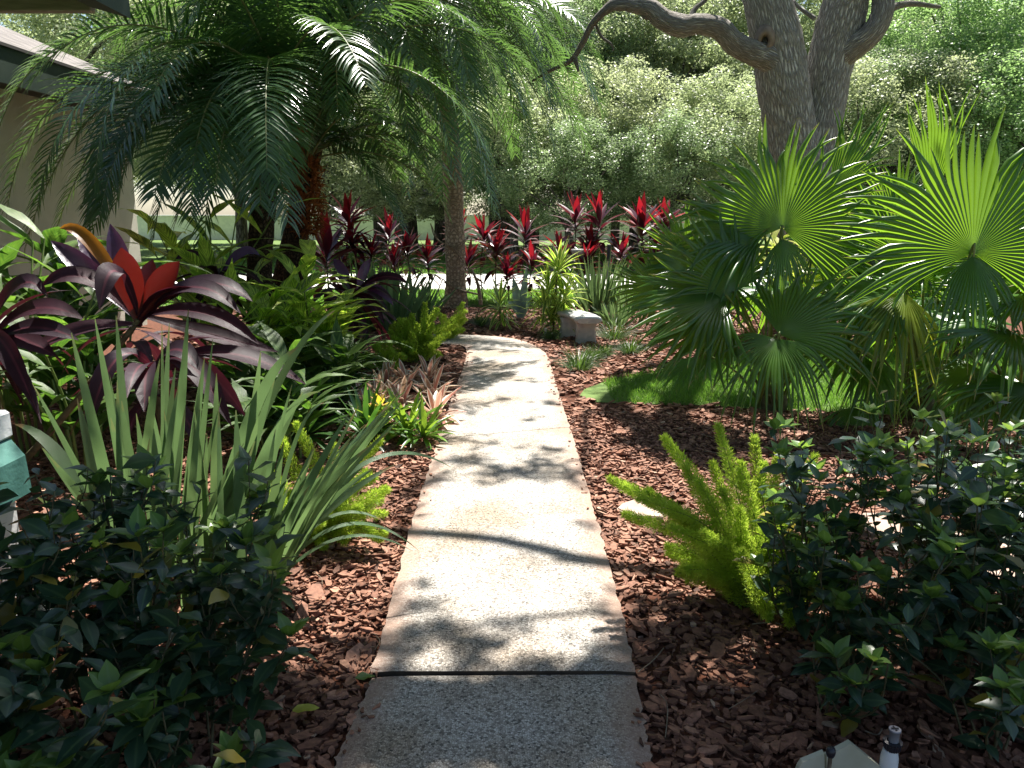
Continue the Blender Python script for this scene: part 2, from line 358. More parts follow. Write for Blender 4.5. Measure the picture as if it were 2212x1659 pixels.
M['ginger'] = leafmat("variegated_ginger_leaf", (.10, .20, .03), (.17, .26, .04), tc=None, tr=.45, rough=.35, spec=.55, stripe=(.50, .56, .13), veins=6)
M['gingergold'] = leafmat("golden_ginger_leaf", (.30, .36, .05), (.42, .46, .08), tr=.45, rough=.35, spec=.5, stripe=(.6, .58, .18))
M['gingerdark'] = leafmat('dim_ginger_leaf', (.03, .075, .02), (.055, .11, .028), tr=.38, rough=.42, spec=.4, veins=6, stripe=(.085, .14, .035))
M['gingergreen'] = leafmat("broad_ginger_leaf", (.045, .10, .025), (.08, .14, .035), tr=.42, rough=.4, spec=.45, veins=6, stripe=(.12, .18, .045))
M['fern'] = leafmat("foxtail_needle", (.20, .34, .03), (.38, .52, .06), rare=(.95, (.38, .33, .12)), tc=(.58, .74, .08), tr=.5, rough=.5, spec=.3, blotch=.2)
M['brompink'] = leafmat("pink_bromeliad_leaf", (.44, .12, .11), (.24, .19, .08), tc=(.66, .38, .27), tr=.35, rough=.3, spec=.5, edge=(.74, .68, .54))
M['bromgreen'] = leafmat("green_bromeliad_leaf", (.06, .16, .02), (.13, .26, .03), tc=(.34, .5, .04), tr=.4, rough=.28, spec=.6)
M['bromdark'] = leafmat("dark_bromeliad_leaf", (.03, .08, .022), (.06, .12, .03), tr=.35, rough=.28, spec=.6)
M['bromyellow'] = leafmat("yellow_bract", (.6, .46, .06), (.62, .28, .16), tr=.4, rough=.4)
M['song'] = leafmat("striped_dracaena_leaf", (.10, .18, .035), (.16, .24, .05), tr=.45, rough=.35, spec=.5, edge=(.56, .56, .20))
M['agave'] = leafmat("blue_agave_leaf", (.17, .25, .25), (.24, .32, .31), tr=.1, rough=.5)
M['mondo'] = leafmat("mondo_blade", (.04, .075, .025), (.09, .135, .045), tr=.35, rough=.45)
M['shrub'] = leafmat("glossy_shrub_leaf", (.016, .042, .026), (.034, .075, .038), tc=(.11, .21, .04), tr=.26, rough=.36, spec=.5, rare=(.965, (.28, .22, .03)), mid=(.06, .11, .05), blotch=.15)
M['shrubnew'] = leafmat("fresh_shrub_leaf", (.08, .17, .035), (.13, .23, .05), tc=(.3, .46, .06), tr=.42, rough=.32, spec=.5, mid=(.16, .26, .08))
M['oakleaf'] = leafmat("oak_leaf", (.075, .11, .03), (.15, .18, .055), tr=.42, rough=.42, spec=.5, blotch=0)
M['treeA'] = leafmat("live_oak_leaf", (.18, .225, .115), (.36, .40, .24), tc=(.47, .56, .26), tr=.55, rough=.38, spec=.6, blotch=0)
M['treeB'] = leafmat("bright_tree_leaf", (.13, .225, .085), (.27, .37, .16), tc=(.36, .56, .18), tr=.55, rough=.4, spec=.5, blotch=0)
M['treeC'] = leafmat("dark_tree_leaf", (.10, .155, .075), (.25, .31, .16), tc=(.34, .47, .20), tr=.55, rough=.38, spec=.55, blotch=0)
M['treeD'] = leafmat("pale_tree_leaf", (.20, .24, .125), (.37, .40, .24), tc=(.48, .55, .27), tr=.55, rough=.4, spec=.55, blotch=0)
M['moss'] = leafmat("hanging_moss", (.20, .20, .16), (.30, .30, .24), tr=.4, rough=.8, spec=.1)
M['black'] = solid("black_plastic", (.012, .012, .016), (.025, .025, .035), 6, .4, 0, spec=.5)
M['grey'] = solid("grey_plastic", (.20, .20, .24), (.30, .30, .33), 10, .5, .1)
M['cream'] = solid("cream_plastic", (.40, .38, .27), (.58, .56, .45), 5, .55, .1, 30)
M['glass'] = solid("window_glass", (.05, .07, .09), (.08, .1, .12), 2, .1, 0, spec=.6)
M['fallen'] = leafmat("fallen_leaf", (.34, .36, .03), (.45, .45, .05), tr=.3, rough=.5)
exec_parts = []

# ---------------------------------------------------------------- setting: ground, lawn, beds, driveway, walk
def sheet(name, pts, z, mat, sub=None):
    mb = MB(); pts = np.asarray(pts, float)
    n = len(pts); v = np.c_[pts[:, :2], np.full(n, z)]
    me = bpy.data.meshes.new(name); me.from_pydata(v.tolist(), [], [list(range(n))]); me.update()
    me.materials.append(mat); o = bpy.data.objects.new(name, me); COL.objects.link(o)
    return tag(o, kind="structure")
sheet("ground", [(-200, -60), (200, -60), (200, 260), (-200, 260)], -0.004, M['lawn'])
BED_FAR = 13.9
bedpoly = [(-7, -4), (9, -4), (14, 6), (14, 13.6), (9, 14.0), (5, 13.7), (2, 14.1), (0.5, 13.8), (-1.5, 14.0), (-4, 13.6), (-7, 13.9), (-9, 11)]
sheet("mulch_bed", bedpoly, 0.0, M['soil'])
lawnpoly = [G(1252, 856), G(1262, 842), G(1300, 828), G(1360, 815), G(1450, 800), G(1520, 780), G(1640, 765), G(1800, 752), G(2250, 742), G(2500, 745), G(2500, 905), G(2212, 912), G(2050, 908), G(1800, 896), G(1620, 884), G(1500, 876), G(1380, 874), G(1290, 870)]
sheet("lawn", lawnpoly, 0.006, M['lawn'])
d0, d1 = 17.2, 22.0
sheet("driveway", [(-40, d0 + .6), (-8, d0 + .2), (0, d0), (8, d0 + .1), (40, d0 + 1.2), (40, d1 + 1), (8, d1), (0, d1 - .1), (-8, d1), (-40, d1 + .6)], 0.004, M['drive'])
sheet("far_mulch_bed", [(-9, 27.5), (-3, 26.2), (4, 26.4), (10, 27), (10, 30), (3, 31), (-9, 31.5)], 0.004, M['soil'])

pathL = [(690, 1800), (735, 1640), (800, 1480), (868, 1230), (905, 1090), (938, 985), (965, 900), (985, 840), (1002, 795), (1008, 768), (1000, 752), (960, 748), (900, 752)]
pathR = [(1450, 1800), (1405, 1659), (1372, 1475), (1316, 1240), (1275, 1085), (1240, 960), (1215, 880), (1199, 830), (1190, 795), (1172, 762), (1120, 738), (1030, 728), (900, 726)]
PL = np.array([G(*p)[:2] for p in pathL]); PR = np.array([G(*p)[:2] for p in pathR])
def densify(P, n):
    q = spline(np.c_[P, np.zeros(len(P))], n)[:, :2]; return q
NP = 240
PLd, PRd = densify(PL, NP), densify(PR, NP)
PATHPOLY = np.concatenate([PLd, PRd[::-1]])
# joints: slabs between them are separate castings of one walk
jn = []
for vv in (1478, 1122, 944, 814):
    yy = G(1100, vv)[1]; jn.append(int(np.argmin(np.abs((PLd[:190, 1] + PRd[:190, 1]) / 2 - yy))))
bounds = [0] + jn + [NP - 1]
mb = MB()
NU = 14; rg = RNG(3)
for a, b in zip(bounds[:-1], bounds[1:]):
    rows = np.arange(a, b + 1); n = len(rows); us = np.linspace(0, 1, NU)
    L = PLd[rows].copy(); R = PRd[rows].copy()
    L += rg.normal(0, .004, L.shape); R += rg.normal(0, .004, R.shape)
    g = (0.009 if a == bounds[1] else 0.004) if a else 0
    if g: L[0] += (L[1] - L[0]) / np.linalg.norm(L[1] - L[0]) * g; R[0] += (R[1] - R[0]) / np.linalg.norm(R[1] - R[0]) * g
    V = L[:, None] * (1 - us)[None, :, None] + R[:, None] * us[None, :, None]
    z0 = .034 + (0.012 if a == bounds[1] else 0) * 1.0
    Z = np.full((n, NU), z0); Z[0] -= .005; Z[-1] -= .005; Z[:, 0] -= .006; Z[:, -1] -= .006
    V3 = np.concatenate([V, Z[..., None]], -1)
    UV = np.zeros((n, NU, 2)); UV[..., 0] = us; UV[..., 1] = rows[:, None] / 40
    idx = np.arange(n * NU).reshape(n, NU)
    mb.add(V3, np.stack([idx[:-1, :-1], idx[:-1, 1:], idx[1:, 1:], idx[1:, :-1]], -1).reshape(-1, 4), UV, 0, 0)
    per = np.concatenate([idx[0, :], idx[1:, -1], idx[-1, -2::-1], idx[-2:0:-1, 0]])
    T = V3.reshape(-1, 3)[per]; B = T.copy(); B[:, 2] = -.03; k = np.arange(len(per)); k2 = np.roll(k, -1); q = len(per)
    mb.add(np.concatenate([T, B]), np.stack([k + q, k2 + q, k2, k], -1), None, 0, 1)
tag(mb.build("path", [M['path'], M['groove']], smooth=False), kind="structure")

# bark chips on the beds (uncountable)
def chips(name, n, xr, yr, size, seed, dens=None):
    rg = RNG(seed); x = rg.uniform(*xr, n); y = rg.uniform(yr[0], yr[1], n)
    ok = ~inpoly(x, y, PATHPOLY) & ~inpoly(x, y, np.array(lawnpoly))
    x, y = x[ok], y[ok]; n = len(x)
    a = rg.uniform(0, np.pi, n); L = size * rg.lognormal(0, .45, n); Wd = L * rg.choice([.16, .35, .5, .65], n, p=[.18, .3, .32, .2]) * rg.uniform(.85, 1.15, n); th = rg.uniform(.003, .009, n)
    z = rg.uniform(.002, .024, n); tilt = rg.normal(0, .2, (n, 2))
    # close to the walk the chips lie lower, a few spill over its edge
    ang = np.sort(rg.uniform(0, 1, (n, 6)) * .55 + np.arange(6), axis=1) / 6 * 2 * np.pi
    rr = rg.uniform(.75, 1.1, (n, 6))
    lx = np.cos(ang) * rr * L[:, None] / 2; ly = np.sin(ang) * rr * Wd[:, None] / 2
    ca, sa = np.cos(a)[:, None], np.sin(a)[:, None]
    X = x[:, None] + lx * ca - ly * sa; Y = y[:, None] + lx * sa + ly * ca
    Zt = z[:, None] + th[:, None] + lx * tilt[:, :1] + ly * tilt[:, 1:] + .05 * np.abs(ly)
    Zb = Zt - th[:, None] * 1.6
    V = np.concatenate([np.stack([X, Y, Zt], -1), np.stack([X, Y, Zb], -1)], 1)
    o = np.arange(n)[:, None] * 12; k = np.arange(6); k2 = (k + 1) % 6
    F = [(o + np.array(q)) for q in ([0, 1, 2, 3], [0, 3, 4, 5])] + [(o + np.array([6 + i, 6 + (i + 1) % 6, (i + 1) % 6, i])) for i in range(6)]
    mb = MB(); mb.add(V, np.concatenate(F), None, np.repeat(rg.beta(2, 2.2, n), 12))
    return mb
mb = chips("mulch_chips", 80000, (-3.2, 4.6), (1.1, 6.2), .036, 5)
m2 = chips("mulch_chips", 34000, (-4.5, 6.0), (6.0, 13.6), .06, 6)
m2b = chips("mulch_chips", 350, (-3.2, 4.0), (1.1, 4.0), .062, 8)
m2c = MB()
rg = RNG(21); ks = rg.integers(8, 200, 170); sd_ = rg.random(170) < .5; tt = np.abs(rg.normal(0, .035, 170))
for k_, s_, t_ in zip(ks, sd_, tt):
    a_, b_ = (PLd[k_], PRd[k_]) if s_ else (PRd[k_], PLd[k_]); c_ = a_ + (b_ - a_) * t_; an = rg.uniform(0, 6.28); L_ = rg.uniform(.006, .022); w_ = L_ * rg.uniform(.3, .7)
    aa = np.sort(rg.uniform(0, 6.28, 6)); pp = np.stack([np.cos(aa) * L_, np.sin(aa) * w_], -1); pp = pp @ np.array([[math.cos(an), math.sin(an)], [-math.sin(an), math.cos(an)]]); poly_prism(m2c, c_ + pp, .034, .034 + rg.uniform(.003, .008), r=rg.beta(2, 2))
for q in (m2, m2b, m2c): mb.add(np.concatenate(q.v), np.concatenate(q.f), None, np.concatenate(q.r))
tag(mb.build("mulch_chips", M['chip'], smooth=False), "layer of red brown bark chips covering the beds beside the walk", "mulch", kind="stuff")

# grass blades
def grassblades(n, poly, hmin, hmax, wd, seed, box_=None):
    rg = RNG(seed); p = np.array(poly)[:, :2]; lo, hi = (p.min(0), p.max(0)) if box_ is None else box_
    x = rg.uniform(lo[0], hi[0], n); y = rg.uniform(lo[1], hi[1], n); ok = inpoly(x, y, p); x, y = x[ok], y[ok]; k = len(x)
    D = np.stack([rg.normal(0, .45, k), rg.normal(0, .45, k), np.ones(k)], -1)
    mb = MB(); ribbons(mb, np.stack([x, y, np.zeros(k)], -1), D, np.stack([rg.normal(0, 1, k), rg.normal(0, 1, k), np.full(k, .1)], -1), rg.uniform(hmin, hmax, k), wd, prof=[1, .8, .1], droop=rg.uniform(0, .9, k))
    return mb
mb = grassblades(70000, lawnpoly, .04, .095, .0032, 11, (np.array([.9, 5.9]), np.array([6.5, 9.6])))
tag(mb.build("lawn_grass", M['grass']), "short green lawn patch between the bed and the fan palms", "grass", kind="stuff")
farlawn = [(-9, 14.0), (-1, 14.1), (5, 13.9), (12, 14.1), (12, 17.2), (0, 17.0), (-9, 17.3)]
mb = grassblades(40000, farlawn, .05, .11, .007, 12)
q = grassblades(45000, [(-12, 22.2), (14, 22.2), (16, 34), (-14, 34)], .07, .15, .012, 13); mb.add(np.concatenate(q.v), np.concatenate(q.f), None, np.concatenate(q.r))
tag(mb.build("roadside_grass", M['grass']), "mown grass strips on both sides of the pale driveway", "grass", kind="stuff")

# ---------------------------------------------------------------- house on the left
WX = -5.5
h = thing("house", "cream stucco house with dark green eave and shingle roof", "house", (WX, 6, 0))
mb = MB(); box(mb, (WX - 7, -3, -.1), (WX, 11.6, 2.96)); mb.build("wall", M['stucco'], h, False)
mb = MB(); box(mb, (WX - 7, -3.4, 2.94), (WX + .6, 12.1, 2.965)); mb.build("soffit", M['soffit'], h, False)
mb = MB(); box(mb, (WX + .6, -3.4, 2.84), (WX + .64, 12.14, 3.22), 0, .004); box(mb, (WX - 7, 12.1, 2.93), (WX + .598, 12.14, 3.22), 0, .004); mb.build("fascia", M['trim'], h, False)
mb = MB(); RS = .42
ev = np.array([[WX + .66, -3.4, 3.215], [WX + .66, 12.2, 3.215], [WX - 3.2, 12.2, 3.215 + 3.86 * RS], [WX - 3.2, -3.4, 3.215 + 3.86 * RS]])
v = np.concatenate([ev, ev - np.array([0, 0, .03])]); sl_ = 3.86 * math.hypot(1, RS)
mb.add(v, [[0, 1, 2, 3], [7, 6, 5, 4], [4, 5, 1, 0], [5, 6, 2, 1]], [[0, 0], [15.6, 0], [15.6, sl_], [0, sl_]] * 2)
mb.build("roof", M['shingle'], h, False)
# porch beside the camera: roof corner overhead and the painted pedestal of its post
pr = thing("porch_roof", "weathered porch roof corner with dark edge board overhead", "porch roof", (-2.6, 1.5, 2.4))
c = A(268, 30, 3.0)
mb = MB(); box(mb, (-5.2, c[1] - .04, c[2]), (c[0] - .10, c[1], c[2] + .20), 0, .004); mb.build("front_fascia", M['fascia'], pr, False)
mb = MB()
x1 = c[0]; y1 = c[1]
vv = np.array([[x1 - .097, y1 - .045, c[2] + .012], [x1, y1 + .05, c[2] - .004], [x1, y1 + .05, c[2] + .24], [x1 - .097, y1 - .045, c[2] + .24], [x1 - .097, -3, c[2] + .012], [x1, -3, c[2] - .004], [x1, -3, c[2] + .24], [x1 - .097, -3, c[2] + .24]])
mb.add(vv, [[0, 1, 2, 3], [1, 5, 6, 2], [5, 4, 7, 6], [4, 0, 3, 7], [4, 5, 1, 0], [3, 2, 6, 7]]); mb.build("edge_board", M['trim'], pr, False)
mb = MB(); box(mb, (-5.2, -3, c[2] + .04), (x1 - .1, y1 - .043, c[2] + .06)); mb.build("soffit", M['soffit'], pr, False)
mb = MB(); box(mb, (-5.3, -3.1, c[2] + .243), (x1 + .06, y1 + .1, c[2] + .28)); mb.build("roof", M['shingle'], pr, False)
YP = 2.72
xr = A(30, 930, YP + .40)[0]
pd = thing("porch_pedestal", "white and teal painted pedestal at left edge behind the dark shrub", "pedestal", (xr - .2, YP + .2, 0))
zc = A(30, 897, YP + .3)[2]; zb = A(30, 958, YP + .3)[2]
mb = MB(); box(mb, (xr - .42, YP, zb), (xr, YP + .40, zc), 0, .012); mb.build("cap", M['white'], pd, False)
mb = MB(); zt = A(60, 1085, YP + .3)[2]
vb = np.array([[xr - .42, YP + .012, zt], [xr + .055, YP + .012, zt + .02], [xr + .055, YP + .38, zt + .02], [xr - .42, YP + .38, zt], [xr - .42, YP + .012, zb - .002], [xr - .006, YP + .012, zb - .002], [xr - .006, YP + .38, zb - .002], [xr - .42, YP + .38, zb - .002]])
vm = vb[4:].copy(); vm[:, 2] = zb - .075; vm[1:3, 0] = xr + .046
vv = np.concatenate([vb[:4], vm, vb[4:]])
f = [[3, 2, 1, 0], [8, 9, 10, 11]]
for i in (0, 4):
    for j in range(4): f.append([i + j, i + (j + 1) % 4, i + 4 + (j + 1) % 4, i + 4 + j])
mb.add(vv, f); mb.build("teal_collar", M['teal'], pd, False)
mb = MB(); box(mb, (xr - .40, YP + .03, -.05), (xr - .01, YP + .37, zt - .002), 0, .01); mb.build("shaft", M['white'], pd, False)

# ---------------------------------------------------------------- bench
bp_ = G(1255, 742)
be = thing("garden_bench", "grey cast concrete bench with curved pale seat on two legs", "bench", (bp_[0], bp_[1] + .3, 0))
yb = bp_[1]; sc_ = (yb / FPX)
xl = A(1222, 690, yb)[0]; xm = A(1300, 690, yb)[0]; ztop = A(1270, 683, yb)[2]
# curved seat running back to the left (seen from its end)
cen = spline([[A(1270, 690, yb)[0], yb - .14, 0], [A(1269, 690, yb)[0], yb + .08, 0], [A(1264, 690, yb)[0] - .01, yb + .32, 0], [A(1257, 690, yb)[0] - .04, yb + .56, 0], [A(1246, 690, yb)[0] - .08, yb + .80, 0]], 26)
T = nrm(np.gradient(cen, axis=0)); Sd = np.stack([T[:, 1], -T[:, 0], T[:, 2] * 0], -1)
prof_ = [(-.165, .02), (-.18, .045), (-.165, .075), (-.12, .088), (0, .092), (.12, .088), (.165, .075), (.18, .045), (.165, .02), (.12, .006), (-.12, .006)]
V = np.zeros((26, 11, 3))
for i in range(26):
    e = min(i, 25 - i); k = [.80, .93, .985][e] if e < 3 else 1.0; kz = [.82, .95, 1][e] if e < 3 else 1.0
    for j, (s_, z_) in enumerate(prof_): V[i, j] = cen[i] + Sd[i] * s_ * k + np.array([0, 0, .40 + .046 + (z_ - .046) * kz])
V[..., 2] += ztop - .492
ix = np.arange(26 * 11).reshape(26, 11); nx = np.roll(ix, -1, 1)
mb = MB(); mb.add(V, np.stack([ix[:-1], nx[:-1], nx[1:], ix[1:]], -1).reshape(-1, 4))
for e in (0, 25):
    k = np.arange(11); tr = np.stack([k, (k + 1) % 11, np.full(11, 11)], -1)
    mb.add(np.concatenate([V[e], V[e].mean(0)[None]]), tr if e else tr[:, ::-1])
mb.build("seat", M['bench'], be)
def benchleg(cx, cy, ang, wd, lab=None):
    mb = MB(); zt = ztop - .083; ca, sa = math.cos(ang), math.sin(ang)
    pts = []
    for z, k in ((0, 1.06), (.05, 1.02), (.2, .93), (zt - .05, 1.0), (zt, 1.04)):
        for sx, sy in ((-.5, -.5), (-.42, -.58), (.42, -.58), (.5, -.5), (.5, .5), (.42, .58), (-.42, .58), (-.5, .5)):
            lx, ly = sx * wd * k, sy * .09; pts.append([cx + lx * ca - ly * sa, cy + lx * sa + ly * ca, z])
    f = []
    for i in range(4):
        for j in range(8): f.append([i * 8 + j, i * 8 + (j + 1) % 8, i * 8 + 8 + (j + 1) % 8, i * 8 + 8 + j])
    mb.add(pts, f); return mb.build("leg", M['bench'], be, False)
benchleg(A(1266, 740, yb)[0], yb + .05, .03, .25)
benchleg(cen[20][0] - .07, cen[20][1] - .05, .2, .22)

# ---------------------------------------------------------------- stepping stones
def stone(u, v, rx, ry, lab, seed):
    p = G(u, v); rg = RNG(seed); a = np.linspace(0, 2 * np.pi, 13)[:-1]; r = rg.uniform(.82, 1.1, 12)
    pts = np.stack([p[0] + np.cos(a) * rx * r, p[1] + np.sin(a) * ry * r], -1)
    mb = MB(); poly_prism(mb, pts, -.01, .030); inner = p[:2] + (pts - p[:2]) * .96; poly_prism(mb, inner, .0302, .036)
    tag(mb.build("stepping_stone", M['stone'], smooth=False), lab, "stepping stone", "flat stepping stones in the mulch")
stone(1398, 1110, .16, .15, "small pale stepping stone left of the big foxtail fern", 1)
stone(1960, 1150, .30, .22, "pinkish stepping stone behind the thicket of dark shrubs", 2)
stone(2160, 1225, .30, .22, "pinkish stepping stone at the right edge of the mulch", 3)

# ---------------------------------------------------------------- date palms
def frond(mb, P, D, L, droop, seed, nl=64, lf=.5, roll=0.0, lw=.0112, bez=None):
    rg = RNG(seed); M_ = 26; pts = [np.array(P, float)]; d = nrm(np.array(D, float)); ds = L / M_
    for i in range(M_):
        t = i / M_; d = nrm(d + np.array([0, 0, -1.0]) * droop * (0.35 + 1.3 * t) / M_); pts.append(pts[-1] + d * ds)
    pts = np.array(pts)
    if bez is not None:
        t_ = np.linspace(0, 1, M_ + 1)[:, None]; pts = P * (1 - t_) ** 2 + 2 * bez[0] * t_ * (1 - t_) + bez[1] * t_ ** 2
    rad = np.linspace(.014, .003, M_ + 1); tube(mb, pts, rad, 5, 1, .5, False)
    T = nrm(np.gradient(pts, axis=0))
    s0 = np.linspace(.14, .995, nl)
    for sg in (-1, 1):
        s = np.clip(s0 + rg.normal(0, .004, nl), 0, .999) * M_; i = s.astype(int); f = (s - i)[:, None]
        p = pts[i] * (1 - f) + pts[i + 1] * f; t = T[i]
        sd = nrm(np.cross(t, np.array([0, 0, 1.0]) + t * .01)); up = np.cross(sd, t)
        c_, s_ = math.cos(roll), math.sin(roll); sd, up = sd * c_ + up * s_, up * c_ - sd * s_
        k = s0
        fw = .38 + .75 * k ** 2
        d = nrm(t * fw[:, None] + sd * sg * 1.0 + up * (.30 - .1 * k)[:, None] + rg.normal(0, .07, (nl, 3)))
        ll = lf * np.minimum(1, .45 + 1.6 * (k - .1)) * np.sqrt(np.maximum(1.06 - k, .05)) * 1.25 * rg.uniform(.88, 1.1, nl)
        ribbons(mb, p, d, up, ll, lw, prof=[.6, 1, .85, .5, .06], droop=rg.uniform(.35, .95, nl) + .5 * (rg.random(nl) < .15), fold=.35, rnd=rg.random(nl) * .8 + .1 * rg.random(), seed=seed)
    return pts

def date_palm(label, base, crown, n, L, seed, trunk_r, mat, explicit=(), skip=None, arch=(), fibre=0.0, elev=(-.15, 1.25), lf=.42, az_bias=None):
    rg = RNG(seed); base = np.array(base, float); crown = np.array(crown, float)
    t = thing("date_palm", label, "palm tree", base, "feathery date palms")
    H = crown[2] - base[2]; k = 40
    bend = rg.normal(0, .05, 2)
    z = np.linspace(0, 1, k); pts = base + (crown - base) * z[:, None]; pts[:, 0] += np.sin(z * np.pi) * bend[0]; pts[:, 1] += np.sin(z * np.pi) * bend[1]
    r = trunk_r * (1.18 - .25 * z) * (1 + .03 * np.sin(z * H * 60)); r[0:4] *= np.linspace(1.25, 1.03, 4)
    mb = MB(); tube(mb, pts, r, 18, 0, 0, True, .02, seed); mb.build("trunk", mat, t)
    # old leaf bases ("boots") and red brown fibre below the crown
    mb = MB(); nb = 90 if fibre else 46; zz = rg.uniform(.0, max(fibre, .35), nb); aa = rg.uniform(0, 6.28, nb)
    out = np.stack([np.cos(aa), np.sin(aa), np.zeros(nb)], -1)
    bp = crown + np.array([0, 0, -1]) * zz[:, None] + out * (trunk_r * .85)
    ribbons(mb, bp, out * .55 + np.array([0, 0, 1.0]), out, rg.uniform(.10, .2, nb), rg.uniform(.015, .03, nb), prof=[1.2, 1, .7, .35], droop=-.2, fold=.3, m=0)
    if fibre:
        nf = 1500; zz = rg.uniform(0, fibre, nf); aa = rg.uniform(0, 6.28, nf); out = np.stack([np.cos(aa), np.sin(aa), np.zeros(nf)], -1)
        rr = trunk_r * (1.0 + .75 * np.sin(np.pi * np.clip(zz / fibre, 0, 1)) ** .7) * rg.uniform(.6, 1.12, nf)
        fp = crown + np.array([0, 0, -1]) * zz[:, None] + out * rr[:, None]
        ribbons(mb, fp, out * .4 + rg.normal(0, .6, (nf, 3)) + np.array([0, 0, -.15]), out, rg.uniform(.05, .13, nf), rg.uniform(.003, .010, nf), prof=[1, .9, .5, .1], droop=rg.uniform(0, 1.5, nf), m=0)
    mb.build("leaf_base", M['fibre'], t)
    fr = []
    ga = 2.39996
    for i in range(n):
        az = i * ga + rg.normal(0, .15); q = (i + .5) / n; el = elev[1] + (elev[0] - elev[1]) * q + rg.normal(0, .08)
        if skip and skip(az % 6.2832, el): continue
        fr.append((az, el, L * rg.uniform(.85, 1.1) * (1 - .12 * (q < .15)), 1.25 + .75 * q + rg.normal(0, .12)))
    for e in explicit: fr.append(e)
    for j, (az, el, l, dr) in enumerate(fr):
        d = np.array([math.sin(az) * math.cos(el), math.cos(az) * math.cos(el), math.sin(el)])
        mb = MB(); frond(mb, crown + d * .05 + np.array([0, 0, -.03 * (j % 5)]), d, l, dr, seed * 100 + j, roll=rg.normal(0, .22), lf=lf)
        mb.build("frond", [M['palm'], M['rachis']], t)
    for j, (c_, q_) in enumerate(arch):
        C_ = A(*c_); Q_ = A(*q_); mb = MB(); frond(mb, crown.copy(), C_ - crown, 2.5, 2, seed * 100 + 60 + j, roll=rg.normal(0, .2), lf=lf, bez=(C_, Q_)); mb.build("frond", [M['palm'], M['rachis']], t)
    return t
# azimuth: 0 = away from the viewer (+y), pi/2 = right (+x), pi = towards the viewer
R = math.radians
YA = 8.9
cA = A(657, 338, YA); bA = np.array([A(605, 700, YA)[0] - .02, YA + .05, 0])
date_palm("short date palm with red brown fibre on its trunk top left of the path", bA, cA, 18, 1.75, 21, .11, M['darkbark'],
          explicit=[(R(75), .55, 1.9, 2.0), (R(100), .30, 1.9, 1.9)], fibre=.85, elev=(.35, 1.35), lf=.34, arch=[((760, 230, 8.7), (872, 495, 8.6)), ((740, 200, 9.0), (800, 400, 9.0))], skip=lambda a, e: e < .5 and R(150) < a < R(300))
YB = 8.3
cB = A(602, 190, YB); bB = np.array([A(552, 700, YB)[0], YB + .1, 0])
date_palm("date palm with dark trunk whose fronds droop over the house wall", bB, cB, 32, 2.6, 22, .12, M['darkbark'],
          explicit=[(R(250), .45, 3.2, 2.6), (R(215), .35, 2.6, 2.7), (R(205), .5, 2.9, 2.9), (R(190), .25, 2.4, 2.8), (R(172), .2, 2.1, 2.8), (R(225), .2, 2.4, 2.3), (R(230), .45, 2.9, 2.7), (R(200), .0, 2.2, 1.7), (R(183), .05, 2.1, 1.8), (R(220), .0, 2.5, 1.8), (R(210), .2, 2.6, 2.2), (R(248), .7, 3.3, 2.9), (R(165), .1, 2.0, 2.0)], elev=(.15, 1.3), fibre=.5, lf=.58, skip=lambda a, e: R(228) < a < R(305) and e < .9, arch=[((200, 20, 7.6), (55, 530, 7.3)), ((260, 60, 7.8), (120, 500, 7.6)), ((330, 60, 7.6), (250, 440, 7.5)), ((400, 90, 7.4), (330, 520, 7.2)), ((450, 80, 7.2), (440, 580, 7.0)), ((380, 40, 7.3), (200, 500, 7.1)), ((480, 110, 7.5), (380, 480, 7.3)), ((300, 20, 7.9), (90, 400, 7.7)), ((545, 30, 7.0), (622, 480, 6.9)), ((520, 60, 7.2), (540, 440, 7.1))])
YC = 9.6
cC = A(745, -40, YC); bC = np.array([A(565, 720, YC)[0], YC + .3, 0])
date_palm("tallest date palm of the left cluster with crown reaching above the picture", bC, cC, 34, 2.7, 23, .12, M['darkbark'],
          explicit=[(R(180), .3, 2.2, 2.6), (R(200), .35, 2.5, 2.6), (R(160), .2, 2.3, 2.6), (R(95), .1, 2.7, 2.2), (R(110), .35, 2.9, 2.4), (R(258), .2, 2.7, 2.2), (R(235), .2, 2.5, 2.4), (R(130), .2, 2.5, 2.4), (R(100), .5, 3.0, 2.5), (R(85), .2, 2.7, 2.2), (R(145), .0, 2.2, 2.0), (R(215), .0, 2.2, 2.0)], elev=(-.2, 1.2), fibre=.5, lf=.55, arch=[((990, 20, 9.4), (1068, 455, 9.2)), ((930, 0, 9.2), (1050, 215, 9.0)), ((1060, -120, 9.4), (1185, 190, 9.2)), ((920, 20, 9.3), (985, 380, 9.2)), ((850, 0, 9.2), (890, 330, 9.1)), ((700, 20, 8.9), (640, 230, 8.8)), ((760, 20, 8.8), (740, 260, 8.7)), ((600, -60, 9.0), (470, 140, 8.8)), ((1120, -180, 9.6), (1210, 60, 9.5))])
YD = 13.6
cD = A(950, 55, YD); bD = G(985, 664)
